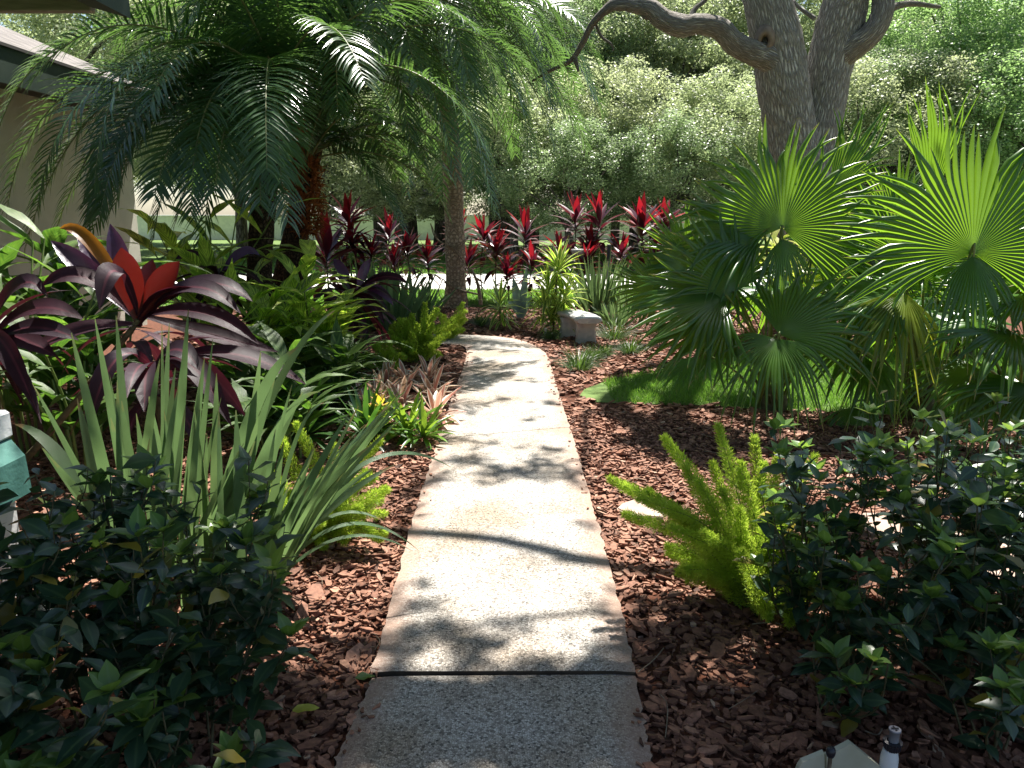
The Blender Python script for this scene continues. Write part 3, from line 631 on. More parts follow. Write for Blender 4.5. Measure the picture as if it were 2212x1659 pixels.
date_palm("date palm with tan ringed trunk standing at the end of the walk", bD, cD, 44, 3.0, 24, .155, M['palmbark'],
          explicit=[(R(95), .35, 3.4, 2.4), (R(100), .5, 3.6, 2.8), (R(110), .5, 3.4, 2.9), (R(92), .05, 3.0, 2.2), (R(120), .25, 2.8, 2.6), (R(170), .3, 2.8, 2.8), (R(190), .2, 2.7, 2.7), (R(215), .2, 2.7, 2.5), (R(105), .0, 2.7, 1.9), (R(150), .2, 2.5, 2.4), (R(140), .55, 3.0, 2.3), (R(88), .75, 3.1, 2.0), (R(255), -.1, 2.5, 1.6), (R(240), -.3, 2.3, 1.6)], elev=(-.45, 1.3), fibre=.6, lf=.6, arch=[((1010, 60, 13.2), (1062, 440, 12.9)), ((960, 80, 12.8), (955, 430, 12.6)), ((905, 70, 13.0), (880, 420, 12.8)), ((850, 40, 13.2), (800, 350, 13.0)), ((1060, 10, 13.2), (1150, 330, 13.0)), ((985, 60, 12.8), (1010, 400, 12.6)), ((930, 60, 12.8), (915, 380, 12.6)), ((1080, -60, 13.4), (1190, 230, 13.2))])

# bare vine looping around the palm trunk
def z2(x, y): return ((640 + x * 700 / 2111) * .8848, (300 + y * 700 / 2111) * .8848)
vn = thing("bare_vine", "leafless looping vine stems around the tan palm trunk", "vine", (bD[0], bD[1] - .2, 0))
for pth, r in (([(1240, 740), (1280, 850), (1400, 920), (1480, 1020), (1535, 1150), (1500, 1250), (1380, 1190), (1330, 1150)], .011),
               ([(1330, 1150), (1300, 1240), (1340, 1320), (1420, 1345), (1480, 1320)], .010), ([(980, 1000), (1010, 930), (1110, 905), (1300, 905), (1420, 915), (1520, 840), (1440, 940)], .009),
               ([(1340, 1170), (1440, 1225), (1600, 1265)], .016), ([(1480, 960), (1380, 900), (1300, 870), (1250, 760)], .007)):
    p3 = [A(*z2(*q), bD[1] - .24) for q in pth]; mb = MB(); tube(mb, spline(p3, 30), r, 6); mb.build("stem", M['twig'], vn)
sk = thing("dead_stick", "dry upright stick with stub right of the tan palm trunk", "stick", A(*z2(1600, 1310), 13.0))
mb = MB(); tube(mb, spline([A(*z2(*q), 13.0) for q in ((1610, 1340), (1595, 1220), (1575, 1150), (1545, 1085))], 14), np.linspace(.035, .018, 14), 7, noise=.04); tube(mb, [A(*z2(1575, 1150), 13.0), A(*z2(1590, 1145), 12.95)], [.014, .008], 6); mb.build("stick", M['twig'], sk)

# ---------------------------------------------------------------- fan palms
def fanleaf(mb, P, m, n, R_, span, seed, nseg=44, split=.58, droop=.25, fold=.06, cup=.0):
    rg = RNG(seed); m = nrm(np.array(m, float)); n = np.array(n, float); n = nrm(n - m * np.dot(n, m)); s = np.cross(n, m)
    rows = np.array([.02, .18, .36, .5, .62, .74, .86, .94, 1.0]); K = len(rows); dl = span / nseg
    th = (np.arange(nseg) + .5) / nseg * span - span / 2; V = np.zeros((nseg, K, 3, 3)); UV = np.zeros((nseg, K, 3, 2))
    sp_ = split * (.92 + .16 * rg.random(nseg))
    Ls = R_ * (1 - .22 * (np.abs(th) / (span / 2)) ** 2) * rg.uniform(.86, 1.06, nseg); dr = droop * rg.uniform(.3, 1.8, nseg) + .02 + .25 * (rg.random(nseg) < .12)
    tw = rg.normal(0, .09, nseg)
    for i, r in enumerate(rows):
        x = np.clip((r - sp_) / (1 - sp_), 0, 1)
        half = np.where(r <= sp_, r * dl / 2, sp_ * dl / 2 * (1 - x) ** .75 * (1 + .2 * x)) + .0006 / R_
        rad = Ls * r
        for j, sg in enumerate((-1, 0, 1)):
            ang = th + tw * x
            e = np.cos(ang)[:, None] * m + np.sin(ang)[:, None] * s; tg = -np.sin(ang)[:, None] * m + np.cos(ang)[:, None] * s
            h = (1.9 * fold * r * R_ * dl / .14 * .5) * (1 if sg == 0 else -1) * np.where(r <= sp_, 1, (1 - x)) + cup * R_ * r * r
            q = P + e * rad[:, None] + tg * (sg * half * Ls)[:, None] + n * np.broadcast_to(h, (nseg,))[:, None]
            q[:, 2] -= dr * R_ * np.maximum(r - .35, 0) ** 2 * 1.6
            V[:, i, j] = q
            UV[:, i, j] = [(sg + 1) / 2, r]
    idx = np.arange(nseg * K * 3).reshape(nseg, K, 3); q = []
    for c_ in (0, 1): q.append(np.stack([idx[:, :-1, c_], idx[:, :-1, c_ + 1], idx[:, 1:, c_ + 1], idx[:, 1:, c_]], -1).reshape(-1, 4))
    mb.add(V, np.concatenate(q), UV, np.repeat(rg.random() * .7 + .3 * rg.random(nseg), K * 3))

def fan_palm(label, base, leaves, seed, extra=0, spread=.8, hgt=(.5, 1.3), Rr=(.5, .75), stubs=14):
    rg = RNG(seed); base = np.array(base, float); t = thing("fan_palm", label, "fan palm", base, "fan palms beyond the lawn")
    # leaves: (u, v, Y, image angle deg, toward viewer tilt, normal (x,y,z), radius, span deg, droop, material)
    spec = []
    for (u, v, Y, ang, ty, nn, R_, sp_, dr, mt) in leaves:
        a = R(ang); spec.append((A(u, v, Y), np.array([math.cos(a), ty, math.sin(a)]), nn, R_, R(sp_), dr, mt))
    for i in range(extra):
        az = rg.uniform(0, 6.28); hz = rg.uniform(*hgt); o = np.array([math.cos(az), math.sin(az), 0])
        P = base + o * rg.uniform(.25, spread) + np.array([0, 0, hz])
        spec.append((P, o * .8 + np.array([0, 0, rg.uniform(-.3, .6)]), o * .25 + np.array([0, 0, 1.0]) + rg.normal(0, .25, 3), rg.uniform(*Rr), R(rg.uniform(170, 270)), rg.uniform(.15, .5), 'fan'))
    for i, (P, m, nn, R_, sp_, dr, mt) in enumerate(spec):
        mb = MB(); fanleaf(mb, P, m, nn, R_, sp_, seed * 50 + i, nseg=max(16, int(58 * sp_ / 4.9)), droop=dr)
        b0 = base + np.array([rg.normal(0, .07), rg.normal(0, .07), 0]); md = nrm(np.array(m)); mid = (b0 + P) / 2 + np.array([0, 0, .08]) - md * np.array([1, 1, 0]) * .06
        tube(mb, spline([b0, mid, P - md * .05, P + md * .01], 14), np.linspace(.012, .007, 14), 6, 1, .4)
        mb.build("fan_leaf", [M[mt], M['greenstem']], t)
    mb = MB()
    for i in range(stubs):
        a = rg.uniform(0, 6.28); o = np.array([math.cos(a), math.sin(a), 0]); p0 = base + o * .05; p1 = base + o * rg.uniform(.08, .25) + np.array([0, 0, rg.uniform(.15, .45)])
        tube(mb, spline([p0, (p0 + p1) / 2 - o * .02, p1], 6), np.linspace(.016, .009, 6), 6)
    tube(mb, [base, base + np.array([0, 0, .1]), base + np.array([0, 0, .2])], [.13, .12, .07], 12, noise=.06); mb.build("stem_base", M['stem'], t)
    return t
toC = (0, -1, .35)
fan_palm("fan palm with a big upright fan hiding the oak trunk base", G(1665, 884), [
    (1690, 492, 6.0, 78, .15, (-.1, -1, .35), .92, 250, .12, 'fan'),
    (1640, 512, 6.05, 168, -.1, (-.35, -.55, .75), .80, 150, .25, 'fan'),
    (1690, 515, 5.9, -80, -.3, (0, -.6, .6), .42, 110, .7, 'fan'),
    (1585, 632, 5.8, 128, .1, (.1, -1, .45), .72, 200, .15, 'fan'),
    (1560, 645, 5.7, 188, -.3, (-.1, -.55, 1), .80, 150, .2, 'fan'),
    (1575, 690, 5.8, 196, -.35, (-.1, -.5, 1), .74, 130, .22, 'fan'),
    (1683, 722, 5.5, 40, .2, (-.4, -.8, .6), .78, 150, .2, 'fan'),
    (1680, 732, 5.45, 240, -.8, (0, -.35, 1), .52, 190, .7, 'fan'),
    (1790, 430, 6.6, 62, .1, (-.5, -1, .2), .95, 46, .0, 'fan'),
    (1760, 560, 6.2, 20, .1, (0, -.8, .7), .6, 200, .3, 'fan'),
    (1510, 770, 6.6, 205, -.1, (0, -.4, 1), .42, 60, .3, 'fan'),
], 31, extra=6, hgt=(.75, 1.1), Rr=(.45, .6))
fan_palm("fan palm with the widest round fan at the right edge", G(1985, 905), [
    (2102, 545, 5.4, 86, .12, (-.1, -1, .3), 1.05, 245, .10, 'fan'),
    (2102, 552, 5.35, -90, -.5, (0, -.7, .5), .55, 110, .75, 'fan'),
    (2010, 440, 6.4, 93, .0, (-.7, -1, .0), .98, 40, .0, 'fan'),
    (1955, 632, 5.5, 235, -.7, (.1, -.5, .9), .58, 120, .7, 'fanyellow'),
    (1940, 640, 5.6, 180, -.1, (0, -.5, 1), .62, 150, .45, 'fan'),
    (1965, 625, 5.6, 70, .2, (-.3, -1, .4), .45, 170, .15, 'fan'),
    (1941, 550, 6.6, 100, .15, (.1, -1, .55), .78, 240, .2, 'fan'),
    (1934, 478, 7.0, 95, .15, (.1, -1, .4), .72, 240, .2, 'fan'),
    (1850, 760, 5.9, 170, -.2, (0, -.3, 1), .6, 200, .5, 'fan'),
    (1850, 880, 5.8, 265, -.5, (0, -.6, .7), .42, 160, .8, 'fan'),
    (1900, 780, 5.7, 255, -.6, (0, -.6, .8), .42, 130, .6, 'fan'),
], 32, extra=7, hgt=(.75, 1.2), Rr=(.45, .65))
fan_palm("shaded fan palm crowding the right picture edge", G(2200, 900), [
    (2190, 720, 5.2, 175, -.3, (0, -.4, 1), .65, 200, .5, 'fan'), (2120, 800, 5.3, 200, -.5, (0, -.3, 1), .6, 200, .7, 'fan'),
    (2212, 640, 5.6, 120, .1, (0, -1, .5), .7, 220, .2, 'fan'), (2230, 840, 5.0, 190, -.5, (0, -.3, 1), .6, 200, .7, 'fan'),
    (2190, 560, 6.6, 80, .1, (-.2, -1, .3), .85, 220, .1, 'fan'),
], 33, extra=9, hgt=(.6, 1.2))
fan_palm("small fan palm at the left edge of the fan palm clump behind the bench", G(1530, 770), [
    (1425, 625, 8.0, 160, -.05, (.15, -1, .45), .56, 190, .08, 'fan'),
    (1490, 565, 8.3, 118, .1, (-.5, -1, .3), .70, 90, .05, 'fan'),
    (1500, 590, 8.1, 155, -.1, (-.1, -.7, .8), .68, 150, .2, 'fan'),
    (1540, 620, 8.0, 60, .1, (0, -1, .5), .6, 200, .15, 'fan'),
], 34, extra=5, hgt=(.5, 1.0), Rr=(.4, .55))
fan_palm("distant fan palm rising behind the shaded fans on the right", G(2080, 775), [
    (2080, 560, 8.0, 70, .1, (0, -1, .4), .8, 230, .15, 'fan'), (2010, 610, 8.0, 140, -.1, (0, -.8, .6), .7, 220, .2, 'fan')], 35, extra=11, hgt=(.6, 1.5))

# ---------------------------------------------------------------- ti plants in a row before the driveway
LANC = [.22, .45, .8, 1, .95, .7, .35, .03]
def rosette(mb, P, n, L, W, seed, el=(1.35, -.1), droop=(.4, 1.0), prof=LANC, m=0, axis=(0, 0, 1), stem=0.0, fold=.35, wave=0.0, tilt=0.08):
    rg = RNG(seed); i = np.arange(n); az = i * 2.39996 + rg.normal(0, .2, n); q = (i + .5) / n
    e = el[0] + (el[1] - el[0]) * q + rg.normal(0, .1, n); d = nrm(np.stack([np.cos(az) * np.cos(e), np.sin(az) * np.cos(e), np.sin(e)], -1) + rg.normal(0, tilt, 3))
    side = np.stack([-np.sin(az), np.cos(az), np.zeros(n)], -1); nn = np.cross(d, side) * -1; nn = np.where(nn[:, 2:3] < 0, -nn, nn)
    p = np.array(P) - np.array([0, 0, 1.0]) * (stem * q)[:, None] + d * .01
    return ribbons(mb, p, d + np.array(axis) * .0, nn, L * rg.uniform(.8, 1.12, n), W * rg.uniform(.85, 1.1, n), prof=prof, droop=droop[0] + (droop[1] - droop[0]) * q, fold=fold, m=m, wave=wave, seed=seed)

def ti_plant(label, heads, Y, seed, base_u=None):
    rg = RNG(seed); u0 = np.mean([hd[0] for hd in heads]) if base_u is None else base_u
    base = np.array([A(u0, 500, Y)[0], Y, 0]); t = thing("ti_plant", label, "ti plant", base, "red ti plants in front of the driveway")
    for (u, v, s, red) in heads:
        top = A(u, v, Y + rg.normal(0, .15)); Lf = .42 * s; hp = top - np.array([0, 0, Lf * .85])
        b = base + np.array([rg.normal(0, .05), rg.normal(0, .05), 0])
        mb = MB(); tube(mb, spline([b, (b + hp) / 2 + np.array([rg.normal(0, .05), 0, 0]), hp], 10), np.linspace(.016, .010, 10), 6); mb.build("stem", M['stem'], t)
        mb = MB(); rosette(mb, hp, 5, Lf, .044 * s, seed * 9 + 1, el=(1.5, 1.0), droop=(.0, .35), tilt=.14); mb.build("young_leaf_head", M['ti_red'], t)
        mb = MB(); rosette(mb, hp - np.array([0, 0, .02]), 30, Lf * 1.0, .048 * s, seed * 9 + 2, el=(.95, -.25), droop=(.3, 1.1), stem=.36 * s)
        if red: rosette(mb, hp - np.array([0, 0, .03]), 8, Lf, .05 * s, seed * 9 + 3, el=(.9, .3), droop=(.3, .7), m=1, stem=.08)
        mb.build("old_leaf_head", [M['ti_dark'], M['ti_red']], t)
for i, (lab, heads, Y) in enumerate([
    ("tall ti plant with two stacked crimson heads right of the fibrous palm", [(750, 418, 1.15, 1), (757, 470, 1.0, 1)], 12.6),
    ("small scarlet ti plant low between palm fronds and driveway", [(801, 503, .8, 1)], 12.4),
    ("dark ti plant with one pink red spear left of the tan trunk", [(839, 458, 1.1, 0)], 14.4),
    ("low maroon ti plant with red tips beside the dark one left of the trunk", [(878, 497, 1.0, 1)], 14.2),
    ("drooping dark maroon ti plant touching the left of the tan palm trunk", [(922, 512, 1.0, 0)], 14.4),
    ("ti plant half hidden behind the tan palm trunk", [(990, 455, 1.05, 0)], 15.3),
    ("narrow bright crimson ti plant right of the tan palm trunk", [(1045, 464, 1.1, 1)], 15.0),
    ("broad magenta ti plant beside the narrow crimson one", [(1072, 490, 1.1, 1)], 14.6),
    ("lowest ti plant with bright pink fan shaped head", [(1095, 550, .85, 1)], 13.6),
    ("dark ti plant with wide black leaves and small red crown in front of white wall", [(1134, 450, 1.25, 0)], 15.0),
    ("low maroon ti plant behind the yellow striped dracaena", [(1210, 496, 1.15, 0)], 14.6),
    ("tall ti plant with red spear left of the tallest pair", [(1244, 419, 1.25, 0)], 15.2),
    ("tall ti plant with two red heads above the green sword clump", [(1297, 423, 1.3, 0), (1278, 490, 1.0, 1)], 15.0),
    ("largest bright red ti plant beside the fan palm", [(1390, 426, 1.5, 1)], 15.2),
    ("red ti plant partly behind the left fan palm tips", [(1438, 428, 1.3, 1)], 15.6),
    ("low burgundy ti plant at the left end behind the sword leaves", [(700, 520, .9, 0)], 13.4),
    ("dark low ti plant under the pink red spear", [(850, 525, 1.0, 0)], 13.8),
    ("dark drooping ti plant right behind the tan trunk base", [(1010, 520, 1.0, 0)], 14.2),
    ("low blackish ti plant between the pink fan head and the dracaena", [(1150, 525, 1.0, 0)], 14.2),
    ("low burgundy ti plant under the tall pair", [(1265, 520, 1.0, 0)], 14.0),
    ("burgundy ti plant leaning towards the fan palm fronds", [(1420, 500, 1.2, 0)], 14.6),
    ("short dark ti plant below the largest bright red one", [(1345, 505, 1.0, 0)], 14.4),
]): ti_plant(lab, heads, Y, 60 + i)
for i, (u, v, Y, s) in enumerate([(700, 470, 11.5, 1.5)]):
    ti_plant("purple black ti plant with broad leaves right of the fibrous palm trunk", [(u, v, s, 0)], Y, 90 + i)

# ---------------------------------------------------------------- big cordylines, left foreground
def leafpath(mb, P, Q, rise, W, m=0, normal=None, prof=LANC, seed=0, K=14, fold=.3, rnd=.5, curl=0.0):
    """one leaf from P to Q with an arch of the given rise"""
    P = np.array(P, float); Q = np.array(Q, float); t = np.linspace(0, 1, K + 1)[:, None]
    pts = P + (Q - P) * t + np.array([0, 0, 1.0]) * rise * (4 * t * (1 - t)) ; pts[:, 2] -= curl * np.maximum(t[:, 0] - .72, 0) ** 2 * 6
    T = nrm(np.gradient(pts, axis=0)); N = np.array([0, -1.0, .35]) if normal is None else np.array(normal, float)
    pr = np.interp(np.linspace(0, 1, K + 1), np.linspace(0, 1, len(prof)), prof)
    S = nrm(np.cross(T, N)); NN = np.cross(S, T)
    V = np.stack([pts - S * (W * pr)[:, None] + NN * (W * pr * fold)[:, None], pts, pts + S * (W * pr)[:, None] + NN * (W * pr * fold)[:, None]], 1)
    UV = np.zeros((K + 1, 3, 2)); UV[:, :, 0] = [0, .5, 1]; UV[:, :, 1] = t
    ix = np.arange((K + 1) * 3).reshape(K + 1, 3); f = np.concatenate([np.stack([ix[:-1, c], ix[:-1, c + 1], ix[1:, c + 1], ix[1:, c]], -1) for c in (0, 1)])
    mb.add(V, f, UV, rnd, m)
def cordyline(label, base, hub, leaves, seed, extra=12, L=.54, W=.043, low=10):
    rg = RNG(seed); base = np.array(base, float); hub = np.array(hub, float)
    t = thing("cordyline", label, "cordyline", base, "large purple cordylines by the house")
    mb = MB(); tube(mb, spline([base, (base + hub) / 2 + np.array([.03, 0, 0]), hub], 12), np.linspace(.022, .016, 12), 8); mb.build("stem", M['stem'], t)
    for (u, v, dy, rise, wd, mt, nn, curl) in leaves:
        Q = A(u, v, hub[1] + dy); mb = MB(); leafpath(mb, hub + np.array([0, 0, rg.uniform(-.06, .03)]), Q, rise, wd * 1.1, 0, nn, [.22, .36, .58, .82, .98, 1, .9, .6, .04], rnd=rg.random(), curl=curl); mb.build("leaf", M[mt], t)
    for k, (n, el, z) in enumerate(((extra, (.9, .1), 0), (low, (.3, -.5), -.14))):
        for i in range(n):
            az = i * 2.39996 + k + rg.normal(0, .2); e = el[0] + (el[1] - el[0]) * i / max(n - 1, 1); d = np.array([math.cos(az) * math.cos(e), math.sin(az) * math.cos(e), math.sin(e)])
            up = np.array([-math.cos(az) * math.sin(e), -math.sin(az) * math.sin(e), math.cos(e)])
            mb = MB(); ribbons(mb, hub + np.array([0, 0, z * (.3 + .7 * rg.random())]), d, up, L * rg.uniform(.85, 1.15), W * rg.uniform(.85, 1.15), K=9, prof=[.25, .45, .75, .95, 1, .95, .8, .55, .25, .03], droop=rg.uniform(1.0, 1.9), fold=.28, rnd=rg.random()); mb.build("leaf", M['cord'], t)
YK = 4.3
hub = A(300, 690, YK)
nC = (0, -1, .3)
cordyline("big cordyline with two glowing red leaves and one orange leaf", G(300, 900) * np.array([1, 0, 0]) + np.array([-.0, YK, 0]), hub, [
    (262, 535, -.05, .02, .070, 'cordred', (.25, -1, .2), 0), (388, 565, -.02, .0, .072, 'cordred', (-.2, -1, .3), 0), (330, 560, .12, .02, .05, 'cordred', (0, -1, .2), 0),
    (128, 484, .05, .13, .035, 'cordorange', (.5, -1, .4), .05), (110, 520, .10, .02, .055, 'cordpurple', (.5, -1, .3), 0), (165, 500, .2, .0, .052, 'cordpurple', (.4, -1, .2), 0), (238, 484, .22, .0, .055, 'cordpurple', (.2, -1, .2), 0),
    (215, 668, -.35, .22, .055, 'cord', (.4, -.6, .8), 0), (90, 618, -.05, .14, .05, 'cord', (.3, -.7, .6), 0), (545, 640, -.1, .14, .052, 'cord', (0, -.7, .8), .06), (520, 668, -.2, .16, .05, 'cord', (-.2, -.6, .8), .05), (560, 735, -.15, .10, .048, 'cord', (0, -.8, .7), .05),
    (600, 760, .0, .0, .045, 'cord', (0, -.8, .7), .0), (60, 760, -.1, .05, .05, 'cord', (0, -.7, .8), .0)], 71, extra=1, low=4)
cordyline("low purple cordyline with leaves hanging behind the sword leaves", np.array([A(330, 900, 4.0)[0], 4.0, 0]), A(330, 800, 4.0), [
    (185, 955, -.4, .22, .055, 'cord', (-.2, -.8, .5), 0), (312, 890, -.45, .12, .05, 'cord', (0, -.8, .6), 0), (500, 920, -.3, .18, .05, 'cord', (.2, -.8, .6), 0), (430, 790, -.2, .1, .05, 'cord', (0, -.7, .8), .05), (530, 900, -.1, .16, .05, 'cord', nC, 0), (660, 830, .1, .12, .045, 'cord', (0, -.7, .8), 0)], 72, extra=5, low=5)
cordyline("dark maroon cordyline at the left edge below the house wall", np.array([A(-40, 800, 4.1)[0], 4.1, 0]), A(-30, 730, 4.1), [
    (100, 620, -.05, .13, .05, 'cord', (0, -.7, .7), .1), (180, 690, -.1, .12, .05, 'cord', (0, -.7, .7), .0), (170, 735, -.2, .08, .048, 'cord', (0, -.7, .7), 0), (70, 870, -.3, .12, .05, 'cord', nC, 0), (120, 770, -.2, .04, .05, 'cord', (0, -.7, .7), 0)], 73, extra=4, low=5)
cordyline("blackish purple cordyline left of the far bend of the walk", np.array([A(770, 720, 8.6)[0], 8.6, 0]), A(765, 640, 8.6), [
    (880, 610, -.1, .12, .05, 'cord', (0, -.8, .6), .0), (850, 660, -.2, .14, .05, 'cordpurple', (0, -.8, .6), .0), (830, 700, -.2, .12, .05, 'cord', (0, -.8, .6), 0), (800, 560, .1, .05, .05, 'cordpurple', (0, -1, .3), 0), (720, 560, .1, .05, .05, 'cordpurple', (0, -1, .3), 0)], 74, extra=16, L=.75, W=.05, low=14)
cordyline("purple cordyline half hidden behind the variegated ginger", np.array([A(480, 700, 6.8)[0], 6.8, 0]), A(470, 600, 6.8), [
    (560, 545, -.1, .1, .045, 'cordpurple', (0, -.8, .5), .05), (380, 560, .0, .1, .045, 'cord', (0, -.8, .5), 0)], 75, extra=12)

# ---------------------------------------------------------------- gingers
def ginger(label, base, n, H, seed, mat, L=.48, W=.055, spread=.35, lean=.45, group="leafy gingers"):
    rg = RNG(seed); base = np.array(base, float); t = thing("ginger", label, "ginger plant", base, group)
    for i in range(n):
        az = rg.uniform(0, 6.28); o = np.array([math.cos(az), math.sin(az), 0]); b = base + o * rg.uniform(0, spread) * .6; h = H * rg.uniform(.6, 1.05)
        top = b + o * h * lean * rg.uniform(.3, 1.1) + np.array([0, 0, h]); pts = spline([b, b + np.array([0, 0, h * .5]) + o * h * .08, top], 14)
        mb = MB(); tube(mb, pts, np.linspace(.011, .006, 14), 6); mb.build("cane", M['greenstem'], t)
        k = int(6 + 3 * rg.random()); s = np.linspace(.32, 1, k) * 13; j = np.minimum(s.astype(int), 12); f = (s - j)[:, None]; p = pts[j] * (1 - f) + pts[j + 1] * f
        T = nrm(pts[j + 1] - pts[j]); a0 = rg.uniform(0, 3.14); sd = np.where(np.arange(k) % 2 == 0, 0, np.pi) + a0 + rg.normal(0, .3, k)
        out = np.stack([np.cos(sd), np.sin(sd), np.zeros(k)], -1); d = nrm(out * .9 + T * .8 + np.array([0, 0, .1])); up = np.cross(np.cross(d, np.array([0, 0, 1.0])), d) 
        mb = MB(); ribbons(mb, p, d, up, 1.35 * L * rg.uniform(.75, 1.1, k), 1.2 * W * rg.uniform(.8, 1.1, k), prof=[.1, .45, .8, .98, 1, .88, .66, .38, .14, .02], droop=rg.uniform(.6, 1.4, k), fold=.14, wave=.12, seed=seed * 7 + i); mb.build("leaf_spray", M[mat], t)
ginger("variegated yellow green ginger in front of the dark palm trunks", A(560, 800, 6.6) * np.array([1, 1, 0]), 11, 1.15, 41, 'ginger', L=.58, W=.062)
ginger("variegated ginger spreading right over the purple cordyline", A(680, 790, 6.9) * np.array([1, 1, 0]), 10, 1.0, 42, 'ginger', L=.56, W=.06)
ginger("tall variegated ginger against the house wall left of the palm", A(450, 700, 7.6) * np.array([1, 1, 0]), 10, 1.65, 43, 'ginger', L=.55, W=.065)
ginger("low striped ginger under the arching purple leaves", A(590, 880, 5.6) * np.array([1, 1, 0]), 8, .65, 48, 'gingerdark', L=.45, W=.055)
ginger("broad green ginger beside the house wall at left edge", A(40, 700, 5.0) * np.array([1, 1, 0]), 9, 1.5, 44, 'gingergreen', L=.52, W=.06)
ginger("green ginger behind the big cordyline", A(240, 700, 5.8) * np.array([1, 1, 0]), 8, 1.25, 45, 'gingerdark', L=.5, W=.07)
ginger("golden ginger glowing behind the fan palm clump", A(1790, 640, 9.4) * np.array([1, 1, 0]), 14, 1.5, 46, 'gingergold', L=.5, W=.055, spread=.9)
ginger("golden ginger clump behind the widest fan", A(1960, 640, 9.6) * np.array([1, 1, 0]), 14, 1.3, 47, 'gingergold', L=.5, W=.055, spread=.9)

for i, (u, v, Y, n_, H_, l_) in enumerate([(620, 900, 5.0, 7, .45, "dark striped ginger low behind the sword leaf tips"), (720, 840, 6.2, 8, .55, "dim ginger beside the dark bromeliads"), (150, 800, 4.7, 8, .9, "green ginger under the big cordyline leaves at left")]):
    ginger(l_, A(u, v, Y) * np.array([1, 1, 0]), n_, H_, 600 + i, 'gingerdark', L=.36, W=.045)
# ---------------------------------------------------------------- sword leaved clumps
SW = [.75, .9, 1, 1, .97, .92, .82, .66, .42, .06]
t = thing("sword_leaf_clump", "large grey green sword leaf clump in the left foreground", "iris plant", G(420, 1330), "sword leaved clumps")
rg = RNG(5)
YI = G(420, 1330)[1]
def zz(x, y): return (x * 1150 / 2212 * .8848, (500 + y * 1150 / 2212) * .8848)
blades = [((620, 1250), (335, 600), .030), ((660, 1250), (445, 530), .026), ((640, 1280), (545, 520), .024), ((740, 1300), (795, 555), .018), ((800, 1250), (885, 490), .026), ((790, 1250), (860, 700), .028),
          ((780, 1250), (760, 560), .018), ((880, 1250), (1000, 630), .02), ((840, 1300), (960, 720), .030), ((960, 1350), (1400, 640), .028), ((980, 1400), (1570, 470), .026), ((1000, 1400), (1290, 820), .026), ((1040, 1400), (1420, 880), .022),
          ((900, 1350), (1200, 1000), .03), ((620, 1300), (70, 1030), .030), ((640, 1350), (150, 835), .018), ((620, 1300), (190, 1130), .022), ((700, 1350), (230, 1180), .022), ((1050, 1480), (1500, 850), .02), ((900, 1380), (1110, 1260), .028),
          ((700, 1380), (520, 1000), .03), ((760, 1380), (640, 980), .03), ((820, 1380), (700, 900), .034), ((860, 1380), (940, 820), .034), ((700, 1400), (320, 1360), .026), ((700, 1400), (170, 1370), .024)]
for i, (b, e, wd) in enumerate(blades):
    ub, vb_ = zz(*b); P = G(ub, max(vb_, 1180) + 55 + rg.uniform(0, 40)); ut, vt = zz(*e); Q = A(ut, vt, P[1] + rg.normal(0, .12))
    mb = MB(); side = Q[0] - P[0]; leafpath(mb, P, Q, .06 * abs(side) + (.14 if abs(side) > .45 else 0), wd, 0, (rg.normal(0, .35), -1, .25), SW, rnd=rg.random(), fold=.06, curl=(.05 if abs(side) > .5 else 0)); mb.build("blade", M['iris'], t)
for i in range(26):   # upright blades filling the clump
    P = G(rg.uniform(250, 560), rg.uniform(1240, 1340)); u = 420 + (P[0] - G(420, 1290)[0]) * 420 + rg.normal(0, 70); v = rg.uniform(760, 1000)
    mb = MB(); leafpath(mb, P, A(u, v, P[1] + rg.normal(0, .15)), rg.uniform(0, .04), rg.uniform(.014, .027), 0, (rg.normal(0, .6), -1, .25), SW, rnd=rg.random(), fold=.12, curl=.04 * (rg.random() < .3)); mb.build("blade", M['iris' if i % 2 else 'irisdark'], t)
for i in range(46):   # narrower blades fanning right over the walk edge
    P = G(rg.uniform(520, 580), rg.uniform(1270, 1350)); u = rg.uniform(620, 870); v = 1180 - (u - 560) * rg.uniform(.55, 1.15) - rg.uniform(0, 90)
    if v < 850: v = rg.uniform(850, 950)
    mb = MB(); leafpath(mb, P, A(u, v, P[1] + rg.normal(.0, .18)), rg.uniform(.02, .10), rg.uniform(.009, .02), 0, (rg.normal(-.3, .5), -1, .3), SW, rnd=rg.random(), fold=.1); mb.build("blade", M['iris' if i % 3 else 'irisdark'], t)
for e, r_, wd in (((975, 1010), .28, .014), ((905, 1190), .22, .010), ((890, 1190), .16, .009), ((835, 1130), .18, .010), ((700, 870), .2, .012)):
    P = G(570, 1290); mb = MB(); leafpath(mb, P, A(*e, P[1] + .05), r_, wd, 0, (0, -.6, 1), SW, rnd=rg.random(), fold=.1, K=20); mb.build("blade", M['iris'], t)
def swordclump(label, base, n, H, W, seed, mat='irisdark', lean=.5):
    rg = RNG(seed); t = thing("sword_leaf_clump", label, "iris plant", base, "sword leaved clumps"); base = np.array(base, float)
    mb = MB(); az = rg.uniform(0, 6.28, n); o = np.stack([np.cos(az), np.sin(az), np.zeros(n)], -1)
    d = o * rg.uniform(.05, lean, n)[:, None] + np.array([0, 0, 1.0]); ribbons(mb, base + o * rg.uniform(0, .16, n)[:, None], d, np.stack([rg.normal(0, .4, n), -np.ones(n), np.full(n, .2)], -1), H * rg.uniform(.6, 1.1, n), W * rg.uniform(.7, 1.1, n), prof=SW, droop=rg.uniform(0, .9, n) ** 2, fold=.15, seed=seed); mb.build("blades", M[mat], t)
swordclump("upright green sword leaf clump behind the bench", G(1290, 686), 60, 1.05, .022, 51)
swordclump("second sword leaf clump right of the one behind the bench", G(1345, 684), 40, .8, .02, 57)
